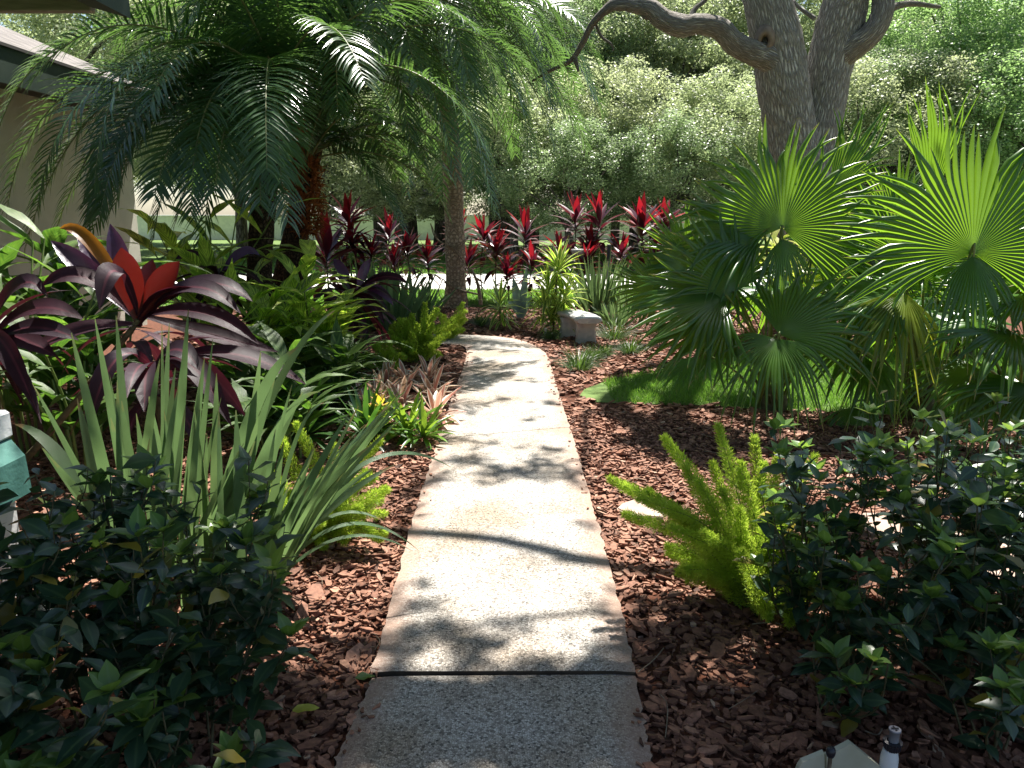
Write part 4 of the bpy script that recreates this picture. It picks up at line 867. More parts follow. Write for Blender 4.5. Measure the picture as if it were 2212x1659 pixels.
swordclump("pale sword leaf clump left of the tan palm trunk", G(850, 720), 60, .95, .026, 52, 'iris', .7)
swordclump("sword leaf clump leaning over the foxtail fern", G(905, 700), 45, .75, .022, 53, 'iris', .9)
swordclump("dim sword leaf clump beside the fibrous palm", G(790, 715), 50, 1.0, .024, 54, 'irisdark', .4)
swordclump("low strap leaf clump at the foot of the bench", G(1330, 705), 30, .45, .02, 55, 'irisdark', 1.0)

# ---------------------------------------------------------------- foxtail ferns
def foxtail(label, base, tips, seed, extra, H, rad=.034, npl=1500, nl=.016, nw=.0016):
    rg = RNG(seed); base = np.array(base, float); t = thing("foxtail_fern", label, "foxtail fern", base, "foxtail ferns along the walk")
    ends = [A(u, v, base[1] + dy) for (u, v, dy) in tips]
    for i in range(extra):
        az = rg.uniform(0, 6.28); e = rg.uniform(.25, 1.35); ends.append(base + np.array([math.cos(az) * math.cos(e), math.sin(az) * math.cos(e), math.sin(e)]) * H * rg.uniform(.55, 1.0))
    for Q in ends:
        P = base + np.array([rg.normal(0, .05), rg.normal(0, .05), 0]); dv = Q - P; hd = np.linalg.norm(dv[:2]); L = np.linalg.norm(dv)
        pts = spline([P, P + dv * .5 + np.array([0, 0, .16 * hd]), Q], 24); mb = MB(); tube(mb, pts, np.linspace(.004, .0012, 24), 5, 1)
        n = int(npl * L); s = rg.uniform(.12, 1, n) ** .9; k = np.minimum((s * 23).astype(int), 22); f = (s * 23 - k)[:, None]; p = pts[k] * (1 - f) + pts[k + 1] * f; T = nrm(pts[k + 1] - pts[k])
        o = rg.normal(0, 1, (n, 3)); o = nrm(o - T * (o * T).sum(1, keepdims=True)); pr = np.minimum(1, (s + .1) * 2.2) * np.sqrt(np.maximum(1.03 - s, .02)) * 1.15 
        rr = rad * 1.15 * pr * rg.uniform(.1, 1.05, n); p = p + o * rr[:, None] + T * (rr * .7)[:, None]
        diamonds(mb, p, o * .7 + T * .9 + rg.normal(0, .45, (n, 3)), rg.normal(0, 1, (n, 3)), nl * rg.uniform(.7, 1.3, n), nw, 0, rg.random() * .4 + .6 * rg.random(n)); mb.build("plume", [M['fern'], M['greenstem']], t)
foxtail("bright foxtail fern with upright plumes in front of right shrubs", G(1625, 1315), [(1345, 1045, .05), (1380, 1075, -.15), (1450, 1090, .0), (1520, 1150, -.25), (1600, 1190, -.3), (1440, 1180, .1), (1540, 1000, .25), (1318, 1035, 0), (1435, 945, .1), (1550, 918, .15), (1350, 1110, -.1), (1400, 1060, .0), (1480, 1010, .05), (1510, 1040, -.1), (1600, 1000, .1), (1650, 1000, .2), (1680, 985, .25), (1760, 985, .3), (1730, 1050, .2), (1560, 1060, -.1), (1450, 1140, -.2), (1480, 1230, -.25), (1600, 1100, -.1), (1660, 1120, -.1), (1700, 1130, 0), (1630, 945, .3)], 81, 26, .42, npl=3600, nl=.02, nw=.0016)
foxtail("fine foxtail fern behind the sword leaves left of the walk", G(690, 1170), [(822, 950, .0), (810, 1030, -.1), (600, 930, .1), (640, 915, .15), (830, 1110, -.2), (820, 1165, -.25), (760, 985, .0), (720, 960, .1), (700, 1180, -.2)], 82, 34, .48, npl=3200, nl=.021, nw=.0018)
foxtail("lime foxtail fern at the far left bend of the walk", G(905, 785), [(918, 655, .1), (945, 668, .1), (890, 680, .1), (1005, 672, .2), (985, 700, .1), (862, 690, .1), (970, 720, .0), (850, 730, 0), (935, 700, 0), (900, 700, -.1)], 83, 30, .55, rad=.05, npl=1500, nl=.03, nw=.0045)
foxtail("feathery foxtail fern under the tan palm", G(965, 735), [(1000, 655, .2), (1005, 690, .2), (975, 690, .1)], 84, 14, .4, rad=.05, npl=1500, nl=.03, nw=.0045)
foxtail("low foxtail fern between the dark bromeliads and lime fern", G(830, 800), [(770, 770, 0), (800, 790, 0)], 85, 18, .3, rad=.045, npl=1600, nl=.028, nw=.004)

# ---------------------------------------------------------------- bromeliads
BR = [.8, .85, .95, 1, 1, .9, .6, .08]
def bromeliad(label, u, v, L, W, n, seed, mat, flower=False, dz=0.0):
    base = G(u, v); t = thing("bromeliad", label, "bromeliad", base, "bromeliads beside the walk"); mb = MB()
    rosette(mb, base + np.array([0, 0, .05 + dz]), n, L, W, seed, el=(1.25, .05), droop=(.2, 1.0), prof=BR, fold=.3); mb.build("leaves", M[mat], t)
    if flower: mb = MB(); rosette(mb, base + np.array([0, 0, .22 + dz]), 12, .11, .02, seed + 3, el=(1.3, .2), droop=(.1, .6)); mb.build("flower", M['bromyellow'], t)
pk = ["pink striped bromeliad nearest the green one", "cream edged bromeliad with upright tips at the back of the pink patch", "pink bromeliad touching the walk edge", "rosy bromeliad at the left of the pink patch", "pale cream and green bromeliad in the middle of the patch", "pink and yellow bromeliad at the right rear of the patch", "bromeliad with darker pink leaves leaning over the walk", "small striped bromeliad behind the yellow flower"]
for i, (u, v) in enumerate([(820, 880), (880, 850), (935, 870), (790, 905), (870, 890), (925, 835), (940, 915), (835, 850)]): bromeliad(pk[i], u, v, .29, .027, 22, 200 + i, 'brompink')
bromeliad("glossy green bromeliad spilling onto the walk", 880, 950, .36, .019, 34, 211, 'bromgreen'); bromeliad("green bromeliad with a yellow and pink flower", 825, 950, .32, .019, 26, 212, 'bromgreen', True, .03)
bromeliad("green bromeliad in front near the loose chips", 915, 960, .3, .017, 24, 213, 'bromgreen')
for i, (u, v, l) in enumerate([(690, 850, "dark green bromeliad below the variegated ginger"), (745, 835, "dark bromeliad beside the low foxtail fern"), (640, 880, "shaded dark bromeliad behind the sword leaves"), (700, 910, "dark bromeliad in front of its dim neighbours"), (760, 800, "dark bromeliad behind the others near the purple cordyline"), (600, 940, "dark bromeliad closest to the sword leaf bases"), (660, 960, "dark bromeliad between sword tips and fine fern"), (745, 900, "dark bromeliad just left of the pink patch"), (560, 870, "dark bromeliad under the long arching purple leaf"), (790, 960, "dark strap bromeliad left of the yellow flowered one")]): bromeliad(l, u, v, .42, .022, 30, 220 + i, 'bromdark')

# ---------------------------------------------------------------- dracaenas, agave, mondo grass
t = thing("striped_dracaena", "tall yellow and green striped dracaena left of the bench", "dracaena", G(1195, 722), "yellow striped dracaenas"); b = G(1195, 722)
mb = MB(); tube(mb, spline([b, b + np.array([.02, 0, .5]), A(1205, 580, b[1])], 10), np.linspace(.016, .01, 10), 6); mb.build("stem", M['stem'], t)
mb = MB()
for k, (u, v, n, L) in enumerate([(1207, 578, 44, .42), (1185, 622, 40, .40), (1218, 635, 40, .40), (1178, 660, 36, .38), (1205, 672, 36, .38), (1190, 695, 30, .33)]): rosette(mb, A(u, v, b[1]), n, L, .026, 300 + k, el=(1.3, -.4), droop=(.4, 1.3), stem=.14)
mb.build("leaves", M['song'], t)
t = thing("striped_dracaena", "low yellow striped dracaena right of the tan palm trunk", "dracaena", G(1080, 712), "yellow striped dracaenas"); b = G(1080, 712)
mb = MB(); tube(mb, [b, b + np.array([0, 0, .15]), A(1080, 660, b[1])], .012, 6); mb.build("stem", M['stem'], t)
mb = MB(); rosette(mb, A(1080, 655, b[1]), 34, .40, .023, 311, el=(1.35, -.5), droop=(.4, 1.3), stem=.12); rosette(mb, A(1085, 680, b[1]), 22, .36, .023, 312, el=(.9, -.5), droop=(.4, 1.3), stem=.1); mb.build("leaves", M['song'], t)
t = thing("blue_agave", "blue grey agave with broad leaves between the striped dracaenas", "agave", G(1125, 690), None); b = G(1125, 690)
for (u, v, wd, r_) in ((1108, 598, .075, .02), (1138, 575, .06, 0), (1150, 640, .06, .05), (1095, 650, .05, .05), (1112, 650, .07, .04), (1135, 655, .06, 0)):
    mb = MB(); leafpath(mb, b + np.array([0, 0, .03]), A(u, v, b[1] - .05), r_, wd, 0, (0, -1, .3), [.7, .85, 1, 1, .9, .7, .4, .04], fold=.3); mb.build("leaf", M['agave'], t)
for i, (u, v, s, l) in enumerate([(1250, 800, 1.15, "dark mondo grass tuft in front of the bench"), (1325, 735, 1.4, "grassy tuft right of the bench"), (1360, 765, 1.0, "small grassy tuft between the bench and the lawn"), (1305, 770, .7, "thin grassy tuft in the mulch right of the dark one"), (1190, 735, .7, "grassy tuft behind the white sprinkler riser"), (1040, 705, 1.0, "grey green grassy tuft at the foot of the tan palm"), (1280, 780, .8, "small tuft beside the dark mondo grass")]):
    b = G(u, v); rg = RNG(400 + i); n = 260; az = rg.uniform(0, 6.28, n); o = np.stack([np.cos(az), np.sin(az), np.zeros(n)], -1); mb = MB()
    ribbons(mb, b + o * rg.uniform(0, .09 * s, n)[:, None], o * rg.uniform(.1, 1.2, n)[:, None] + np.array([0, 0, 1.0]), np.array([0, -.5, 1.0]), .27 * s * rg.uniform(.5, 1.1, n), .003, prof=[1, 1, .8, .5, .1], droop=rg.uniform(.6, 2.0, n), seed=400 + i)
    tag(mb.build("grass_tuft", M['mondo']), l, "grass tuft", "grassy tufts around the bench")

# ---------------------------------------------------------------- dark leaved shrubs in the foreground
OV = [.12, .7, 1, .85, .45, .03]
def shrub(label, base, H, n, seed, group, spread=.3, ls=.092, tipnew=.10, sp=.031):
    rg = RNG(seed); base = np.array(base, float); t = thing("leafy_shrub", label, "shrub", base, group); mt = MB(); ml = MB(); mn = MB()
    for i in range(n):
        az = rg.uniform(0, 6.28); o = np.array([math.cos(az), math.sin(az), 0]); h = H * rg.uniform(.55, 1.05)
        b = base + o * rg.uniform(0, .07); top = b + o * spread * rg.uniform(.15, 1.1) + np.array([0, 0, h]); mid = b + (top - b) * .5 + rg.normal(0, .03, 3)
        stems = [(spline([b, mid, top], 16), .0045)]
        for k in range(4 if h > .4 else 2):
            j = int(rg.integers(4, 14)); s0 = stems[0][0][j]; a2 = az + rg.normal(0, 1.3); o2 = np.array([math.cos(a2), math.sin(a2), 0]); l2 = rg.uniform(.12, .3) * H
            stems.append((spline([s0, s0 + o2 * l2 * .35 + np.array([0, 0, l2 * .5]), s0 + o2 * l2 * .5 + np.array([0, 0, l2])], 8), .0028))
        for pts, r in stems:
            tube(mt, pts, np.linspace(r, r * .45, len(pts)), 5)
            L = np.linalg.norm(np.diff(pts, axis=0), axis=1).sum(); k = max(3, int(L / sp)); s = np.linspace(.25 if len(pts) > 10 else .2, 1, k) * (len(pts) - 1); j = np.minimum(s.astype(int), len(pts) - 2); f = (s - j)[:, None]
            p = pts[j] * (1 - f) + pts[j + 1] * f; a = np.arange(k) * 2.4 + rg.uniform(0, 6.28); el = rg.normal(.25, .38, k); d = np.stack([np.cos(a) * np.cos(el), np.sin(a) * np.cos(el), np.sin(el)], -1)
            up = np.array([0, 0, 1.0]) + rg.normal(0, .35, (k, 3)); sz = ls * rg.uniform(.45, 1.3, k)
            ribbons(ml, p, d, up, sz, sz * .25, prof=OV, droop=rg.uniform(.1, .9, k), fold=.2, wave=.15, seed=seed * 31 + i)
            if rg.random() < tipnew * 3:
                kk = 5; a = np.arange(kk) * 2.4 + rg.uniform(0, 6.28); el = rg.uniform(.3, 1.1, kk); d = np.stack([np.cos(a) * np.cos(el), np.sin(a) * np.cos(el), np.sin(el)], -1)
                ribbons(mn, np.repeat(pts[-1:], kk, 0), d, np.array([0, 0, 1.0]), ls * rg.uniform(.6, 1.0, kk), ls * .24, prof=OV, droop=.3, fold=.25, seed=seed * 77 + i)
    mt.build("branches", M['stem'], t); ml.build("foliage", M['shrub'], t)
    if mn.n: mn.build("young_foliage", M['shrubnew'], t)
gl = "dark glossy shrubs in the left foreground"; gr_ = "dark glossy shrubs in the right foreground"
for i, (x, y, H, n, l) in enumerate([
    (-1.34, 2.2, .84, 12, "tallest dark shrub in front of the sword leaves"), (-1.78, 2.1, .80, 12, "dark shrub in front of the white and teal pedestal"), (-.90, 2.02, .62, 10, "dark shrub at the right end of the left group near the chips"),
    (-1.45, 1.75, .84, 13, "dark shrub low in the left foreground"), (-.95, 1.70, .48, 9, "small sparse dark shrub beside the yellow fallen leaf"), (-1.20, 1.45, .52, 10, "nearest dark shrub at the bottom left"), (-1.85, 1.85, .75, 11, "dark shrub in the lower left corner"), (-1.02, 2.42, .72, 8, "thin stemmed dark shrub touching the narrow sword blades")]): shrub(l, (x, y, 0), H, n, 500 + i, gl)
for i, (x, y, H, n, l) in enumerate([
    (1.14, 2.80, .84, 12, "dark shrub with tall shoots right beside the bright fern"), (1.72, 2.95, .78, 14, "tall dark shrub with pale green tips right of the fern"), (2.15, 3.0, .76, 14, "dark shrub with fresh green crown near the right edge"),
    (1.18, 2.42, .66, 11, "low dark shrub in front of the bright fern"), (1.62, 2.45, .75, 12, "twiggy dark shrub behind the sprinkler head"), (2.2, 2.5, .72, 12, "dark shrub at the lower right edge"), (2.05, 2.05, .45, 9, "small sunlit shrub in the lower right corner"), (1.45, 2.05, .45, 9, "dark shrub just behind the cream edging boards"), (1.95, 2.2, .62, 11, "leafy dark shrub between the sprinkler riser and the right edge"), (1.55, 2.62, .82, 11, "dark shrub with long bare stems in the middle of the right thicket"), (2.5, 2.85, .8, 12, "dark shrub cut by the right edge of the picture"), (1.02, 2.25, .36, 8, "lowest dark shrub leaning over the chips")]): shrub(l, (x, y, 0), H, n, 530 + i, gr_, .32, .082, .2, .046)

# ---------------------------------------------------------------- small hardware
def lathe(mb, p, prof, sides=20, m=0):
    tube(mb, [np.array(p) + np.array([0, 0, z]) for r, z in prof], [r for r, z in prof], sides, m)
YS = 1.92; p = A(1921, 1640, YS); x, z = p[0], p[2]
s = thing("sprinkler_riser", "white sprinkler riser with black ribbed collar at bottom right", "sprinkler", (x, YS, 0)); zt = A(1926, 1575, YS)[2]; zc = A(1926, 1608, YS)[2]
mb = MB(); lathe(mb, (x, YS, 0), [(.024, -.05), (.024, zc - .045), (.0235, zc - .04), (.019, zc - .015)]); mb.build("pipe", M['white'], s)
mb = MB(); a = np.arange(40) / 40 * 2 * np.pi; rr = .022 + .0018 * (np.arange(40) % 2)
V = np.stack([np.stack([x + .004 + np.cos(a) * rr * k, YS + np.sin(a) * rr * k, np.full(40, zc + dz)], -1) for k, dz in ((.9, -.014), (.95, -.013), (1.0, .004), (1.12, .006), (1.12, .011), (.7, .013))]); ix = np.arange(240).reshape(6, 40); nx = np.roll(ix, -1, 1)
mb.add(V, np.stack([ix[:-1], nx[:-1], nx[1:], ix[1:]], -1).reshape(-1, 4)); mb.build("collar", M['black'], s, False)
mb = MB(); lathe(mb, (x + .006, YS, 0), [(.0135, zc + .01), (.0135, zt - .006), (.0165, zt - .005), (.0165, zt), (.015, zt + .001)]); nz = mb.build("nozzle", M['grey'], s)
mb = MB(); box(mb, (x - .004, YS - .0025, zt + .0005), (x + .016, YS + .0025, zt + .0032)); box(mb, (x + .0035, YS - .010, zt + .0008), (x + .0085, YS + .010, zt + .0028)); mb.build("nozzle_slot", M['black'], nz, False)
YE = 1.90
eb = thing("edging_board", "cream plastic edging boards with pointed tops at the bottom edge", "edging", A(1820, 1650, YE) * np.array([1, 1, 0]))
def board(pts, dy, nm):
    P = np.array([A(u, v, YE + dy) for u, v in pts]); Q = P + np.array([0, .018, 0]); n = len(P); v = np.concatenate([P, Q]); k = np.arange(n); k2 = (k + 1) % n
    mb = MB(); mb.add(v, np.stack([k2, k, k + n, k2 + n], -1)); c0 = np.concatenate([P, P.mean(0)[None]]); mb.add(c0, np.stack([k, k2, np.full(n, n)], -1)); c1 = np.concatenate([Q, Q.mean(0)[None]]); mb.add(c1, np.stack([k2, k, np.full(n, n)], -1)); mb.build("board", M['cream'], eb, False)
board([(1690, 1760), (1726, 1659), (1734, 1647), (1781, 1628), (1783, 1760)], 0, ""); board([(1786, 1760), (1786, 1634), (1838, 1606), (1905, 1660), (1960, 1760)], .012, "")
p = A(1793, 1640, YE - .03); sg = thing("garden_stake", "wooden stake with rounded black cap in front of the cream boards", "stake", (p[0], p[1], 0)); zt = A(1793, 1615, YE - .03)[2]
mb = MB(); tube(mb, [(p[0], p[1], -.05), (p[0], p[1], zt - .022)], [.006, .006], 8); mb.build("shaft", M['twig'], sg); mb = MB(); lathe(mb, (p[0], p[1], 0), [(.009, zt - .028), (.0125, zt - .020), (.0135, zt - .010), (.011, zt - .002), (.005, zt)], 16); mb.build("cap", M['black'], sg)
p = G(1178, 733); s = thing("sprinkler_riser", "short white pipe sprinkler standing in the chips left of the bench", "sprinkler", p); mb = MB(); lathe(mb, p, [(.014, -.02), (.014, .12)], 10); mb.build("pipe", M['white'], s); mb = MB(); lathe(mb, p, [(.018, .12), (.018, .15), (.012, .152)], 10); mb.build("nozzle", M['cream'], s)
p = G(1312, 672); s = thing("garden_post", "thin weathered post with dark top in the sword leaf clump", "post", p); mb = MB(); box(mb, (p[0] - .03, p[1] - .03, -.05), (p[0] + .03, p[1] + .03, .85), 0, .004); mb.build("shaft", M['grey'], s, False); mb = MB(); box(mb, (p[0] - .033, p[1] - .033, .851), (p[0] + .033, p[1] + .033, 1.13), 0, .006); mb.build("post_top", M['black'], s, False)
Yb = 14.2; p = A(1255, 556, Yb); s = thing("garden_bowl", "round grey bowl on a stand between the ti plants", "bird bath", (p[0], Yb, 0)); mb = MB(); lathe(mb, (p[0], Yb, 0), [(.10, 0), (.09, .05), (.05, .1), (.045, p[2] - .05), (.07, p[2])]); mb.build("stand", M['grey'], s); mb = MB(); lathe(mb, (p[0], Yb, 0), [(.07, p[2] + .001), (.17, p[2] + .08), (.19, p[2] + .14), (.18, p[2] + .145), (.1, p[2] + .09)], 24); mb.build("bowl", M['bench'], s)
# fallen leaves
for i, (u, v, mt, L, l) in enumerate([(662, 1562, 'fallen', .085, "yellow green fallen leaf on the chips left of the walk"), (790, 1490, 'shrubnew', .07, "green leaf lying on the left edge of the walk joint"), (500, 1500, 'fallen', .05, "small yellow leaf under the left shrubs"), (300, 1640, 'fallen', .09, "yellowing leaf low at the bottom left")]):
    p = G(u, v); mb = MB(); ribbons(mb, [p + np.array([-L / 2, 0, .045])], [[1, .3, 0]], [[0, 0, 1]], L, L * .32, prof=OV, droop=.2, fold=.2, wave=.2, rnd=.5, seed=i); tag(mb.build("fallen_leaf", M[mt]), l, "fallen leaf")
rg = RNG(77)
mb = MB()
for i in range(150):
    p = np.array([rg.uniform(-2.4, 3.4), rg.uniform(1.2, 6), .035]); a = rg.uniform(0, 6.28)
    if inpoly(np.array([p[0]]), np.array([p[1]]), PATHPOLY)[0]: continue
    L = rg.uniform(.05, .22); d = np.array([math.cos(a), math.sin(a), rg.normal(0, .08)]); tube(mb, spline([p, p + d * L * .5 + rg.normal(0, .012, 3), p + d * L], 6), rg.uniform(.0012, .003), 4)
tag(mb.build("twig_litter", M['twig']), "scattered dry twigs and straw lying on the bark chips", "twigs", kind="stuff")

# ---------------------------------------------------------------- oak on the right, with an unseen canopy laid out for its shade
ob = np.array([A(1735, 600, 12.0)[0], 12.0, 0]); YO = 12.0
oak = thing("oak_tree", "large oak with forked trunk and open knot behind the fan palms", "oak tree", ob, "oaks")
def O(u, v, dy=0): return A(u, v, YO + dy)
def wpx(w): return w / FPX * 12.3 / 2
def limb(mb, pts, rad, n=40, sides=28, seed=0, noise=.035):
    p = spline(pts, n); r = np.interp(np.linspace(0, 1, n), np.linspace(0, 1, len(rad)), rad); tube(mb, p, r, sides, 0, 0, True, noise, seed)
mb = MB()
limb(mb, [ob + np.array([0, .0, -.1]), O(1733, 560), O(1725, 420), O(1708, 290), O(1694, 190), O(1680, 100), O(1660, 20), O(1640, -60), O(1610, -260, -.6), O(1590, -420, -1.2)], [wpx(150), wpx(125), wpx(106), wpx(104), wpx(104), wpx(98), wpx(88), wpx(80), wpx(62), wpx(45)], 60, 32, 1)
limb(mb, [O(1748, 470, .1), O(1760, 330, .15), O(1778, 230, .2), O(1792, 140, .25), O(1812, 60, .3), O(1830, -20, .3), O(1860, -200, .2), O(1900, -380, 0)], [wpx(95), wpx(92), wpx(84), wpx(86), wpx(92), wpx(86), wpx(66), wpx(44)], 50, 28, 2)
limb(mb, [O(1795, 140, .2), O(1840, 105, .1), O(1880, 75, 0), O(1905, 30, 0), O(1912, -30, .0), O(1960, -200, -.4)], [wpx(56), wpx(52), wpx(46), wpx(42), wpx(40), wpx(26)], 30, 20, 3)
limb(mb, [O(1905, 25, 0), O(1960, 8, .2), O(2030, 15, .6)], [wpx(16), wpx(13), wpx(7)], 14, 10, 13)
limb(mb, [O(1690, 150, -.15), O(1660, 128, -.2), O(1622, 112, -.25), O(1588, 95, -.3), O(1555, 62, -.35), O(1510, 52, -.4), O(1470, 56, -.4), O(1430, 40, -.4), O(1405, 18, -.4), O(1370, 10, -.35), O(1335, 8, -.3), O(1312, 20, -.2), O(1280, 52, 0), O(1255, 100, .2), O(1232, 132, .3), O(1190, 152, .4), O(1150, 175, .6)],
     [wpx(52), wpx(46), wpx(42), wpx(40), wpx(38), wpx(34), wpx(40), wpx(36), wpx(32), wpx(31), wpx(26), wpx(19), wpx(14), wpx(12), wpx(10), wpx(7), wpx(4)], 70, 18, 4, .07)
limb(mb, [O(1405, 18, -.4), O(1390, 40, -.35)], [wpx(26), wpx(12)], 6, 10, 5)
limb(mb, [O(1240, 120, .25), O(1250, 155, .25)], [wpx(12), wpx(5)], 6, 8, 6)
limb(mb, [O(1490, 50, -.4), O(1500, 20, -.3), O(1530, -10, -.2), O(1560, -100, 0)], [wpx(12), wpx(10), wpx(8), wpx(5)], 12, 8, 7)
limb(mb, [O(1285, 48, 0), O(1300, 80, 0), O(1320, 95, 0), O(1325, 110, 0)], [wpx(7), wpx(6), wpx(5), wpx(3)], 12, 7, 8)
limb(mb, [O(1760, 40, .3), O(1720, 10, .5), O(1690, -30, .8)], [wpx(10), wpx(8), wpx(6)], 8, 7, 9)
# unseen high limbs, laid out so that their shadows cross the walk
HZ = 6.6
def can(gx, gy, hz=HZ): return np.array([gx, gy, 0]) + SDIR * hz / SDIR[2]
j0 = O(1610, -260, -.6)
limb(mb, [j0, j0 + np.array([-1.2, -1.6, .9]), can(G(1330, 1235)[0] + 1.2, G(1330, 1235)[1] + .1, 6.3), can(*G(1330, 1237)[:2], 6.2), can(*G(1180, 1212)[:2], 6.2), can(*G(1050, 1185)[:2], 6.2), can(*G(860, 1168)[:2], 6.2), can(G(700, 1150)[0], G(700, 1150)[1], 6.4)], [.17, .13, .075, .06, .055, .045, .04, .03], 50, 14, 10, .1)
limb(mb, [can(G(1330, 1235)[0] + 1.2, G(1330, 1235)[1] + .1, 6.3), can(*G(1400, 1345)[:2], 6.2), can(*G(1250, 1352)[:2], 6.2), can(*G(1080, 1372)[:2], 6.2), can(*G(950, 1390)[:2], 6.2), can(*G(800, 1398)[:2], 6.3), can(*G(600, 1420)[:2], 6.4)], [.045, .026, .022, .02, .017, .015, .01], 40, 8, 11, .1)
limb(mb, [j0, j0 + np.array([-.8, -2.5, 1.2]), can(2.2, 2.2, 6.8), can(1.0, 1.4, 6.8), can(-.8, 1.2, 7), can(-2.6, .8, 7)], [.16, .13, .10, .08, .06, .04], 40, 12, 12, .08)
limb(mb, [can(.6, 6.2, 6.6), can(*G(1250, 1035)[:2], 6.5), can(*G(1100, 1030)[:2], 6.5), can(*G(940, 1045)[:2], 6.5)], [.03, .02, .016, .01], 26, 8, 14, .1)
limb(mb, [j0, j0 + np.array([-1.0, -.4, 1.0]), can(2.0, 5.5, 6.8), can(.6, 6.2, 6.6)], [.12, .08, .045, .03], 24, 10, 15, .08)
mb.build("trunk", M['oakbark'], oak)  # visible trunk and limbs plus the unseen shading limbs
# open knot: a rolled ring of callus round a dark hole
mb = MB(); kc = O(1652, 88, -.34); kn = nrm(CAMP - kc + np.array([-1.2, 0, 0])); ku = nrm(np.cross(np.array([0, 0, 1.0]), kn)); kv = np.cross(kn, ku)
a = np.linspace(0, 2 * np.pi, 29)[:-1]; rings = []
for k, h in ((1.9, -.16), (1.5, -.04), (1.12, .035), (.8, .045), (.52, .01), (.42, -.08)): rings.append(kc + (np.cos(a) * .085 * k)[:, None] * ku + (np.sin(a) * .125 * k)[:, None] * kv + kn * h)
V = np.array(rings); ix = np.arange(V.shape[0] * 28).reshape(-1, 28); nx = np.roll(ix, -1, 1); UV = np.zeros((*V.shape[:2], 2)); UV[..., 0] = np.abs(np.arange(28) / 14 - 1)[None]; UV[..., 1] = np.arange(6)[:, None] * .1
mb.add(V, np.stack([ix[:-1], nx[:-1], nx[1:], ix[1:]], -1).reshape(-1, 4), UV); kk = mb.build("knot", solid("knot_callus", (.14, .10, .075), (.24, .18, .14), 12, .85, .5, 30), oak)
mb = MB(); k = np.arange(28); mb.add(np.concatenate([V[-1], (kc - kn * .1)[None]]), np.stack([k, (k + 1) % 28, np.full(28, 28)], -1)); mb.build("hollow", M['black'], kk)
# unseen leaf clumps, each set sunward of the ground it should shade
rg = RNG(99); cl = []   # ground x, ground y, radius, leaves
def blob(u, v, r, n): g = G(u, v); cl.append((g[0], g[1], r, n if abs(g[0]) > .55 else int(n * .7)))
for gx in np.arange(-4.6, 4.8, .28):
    for gy in np.arange(-2.4, 2.2, .28): cl.append((gx + rg.normal(0, .08), gy + rg.normal(0, .08), .22, 130))
for gx in np.arange(-1.0, 1.1, .16): cl.append((gx, G(1100, 1462)[1] - .17 + .03 * math.sin(gx * 5), .10, 110)); cl.append((gx + .08, G(1100, 1462)[1] - .34, .12, 110))
for gx in np.arange(-4.4, -.9, .3):
    for gy in np.arange(2.2, 2.6, .3): cl.append((gx, gy - (.5 if gx > -1.4 else 0), .2, 40))
for gx in np.arange(1.5, 4.5, .3):
    for gy in np.arange(2.1, 3.1, .3):
        if rg.random() < .62: cl.append((gx, gy, .17, 40))
for (u, v, r, n) in [(1000, 1010, .12, 60), (1080, 1035, .12, 60), (1160, 1020, .14, 80), (1225, 1040, .12, 50), (960, 960, .10, 40), (1190, 985, .07, 25), (1050, 970, .06, 18), (930, 1050, .1, 50), (1010, 900, .05, 14), (1150, 915, .06, 16), (1080, 870, .06, 16), (1190, 880, .07, 20), (1040, 840, .08, 20), (1140, 830, .07, 16), (1090, 800, .08, 26), (1030, 785, .07, 22), (1150, 790, .08, 26), (1100, 765, .1, 30), (1050, 760, .08, 22), (870, 1330, .09, 22), (900, 1290, .06, 12), (990, 1400, .07, 30), (880, 1405, .09, 50), (1110, 1405, .06, 16), (830, 1440, .06, 20), (1030, 1440, .07, 34), (1280, 1330, .03, 6), (1260, 1150, .05, 12), (890, 1120, .08, 24), (880, 1080, .06, 16),
                     (1330, 900, .16, 80), (1420, 910, .16, 90), (1520, 930, .17, 90), (1600, 960, .17, 80), (1350, 960, .12, 40), (1450, 980, .12, 36), (1480, 1330, .08, 20), (1400, 1330, .1, 36), (1300, 1440, .05, 20), (1500, 1400, .14, 90), (1400, 1420, .12, 80), (1430, 1160, .06, 12), (700, 1230, .08, 26), (640, 1190, .08, 26), (840, 1170, .06, 16), (760, 1420, .06, 26), (560, 1290, .08, 20)]: blob(u, v, r, n)
for i in range(150):
    gx, gy = rg.uniform(-4, 6), rg.uniform(3, 11)
    if -.6 < gx < .75: continue
    cl.append((gx, gy, rg.uniform(.1, .26), int(rg.uniform(14, 40))))
rg2 = RNG(404)
for i in range(14):
    v_ = rg2.uniform(740, 1445); blob(1090 + rg2.normal(0, 1) * (60 + (v_ - 740) * .22), v_, rg2.uniform(.03, .07), int(rg2.uniform(4, 11)))
P = []; 
for gx, gy, r, n in cl:
    hz = HZ + rg.uniform(-.2, 1.2); c0 = can(gx, gy, hz); q = rg.normal(0, 1, (n, 3)) * r * .62; q += SDIR * (rg.normal(0, .25, (n, 1))); P.append(c0 + q)
P = np.concatenate(P); n = len(P); mb = MB()
diamonds(mb, P, rg.normal(0, 1, (n, 3)) * np.array([1, 1, .35]), rg.normal(0, .4, (n, 3)) + np.array([0, 0, 1.0]), rg.uniform(.08, .13, n), rg.uniform(.022, .034, n), 0, rg.random(n))
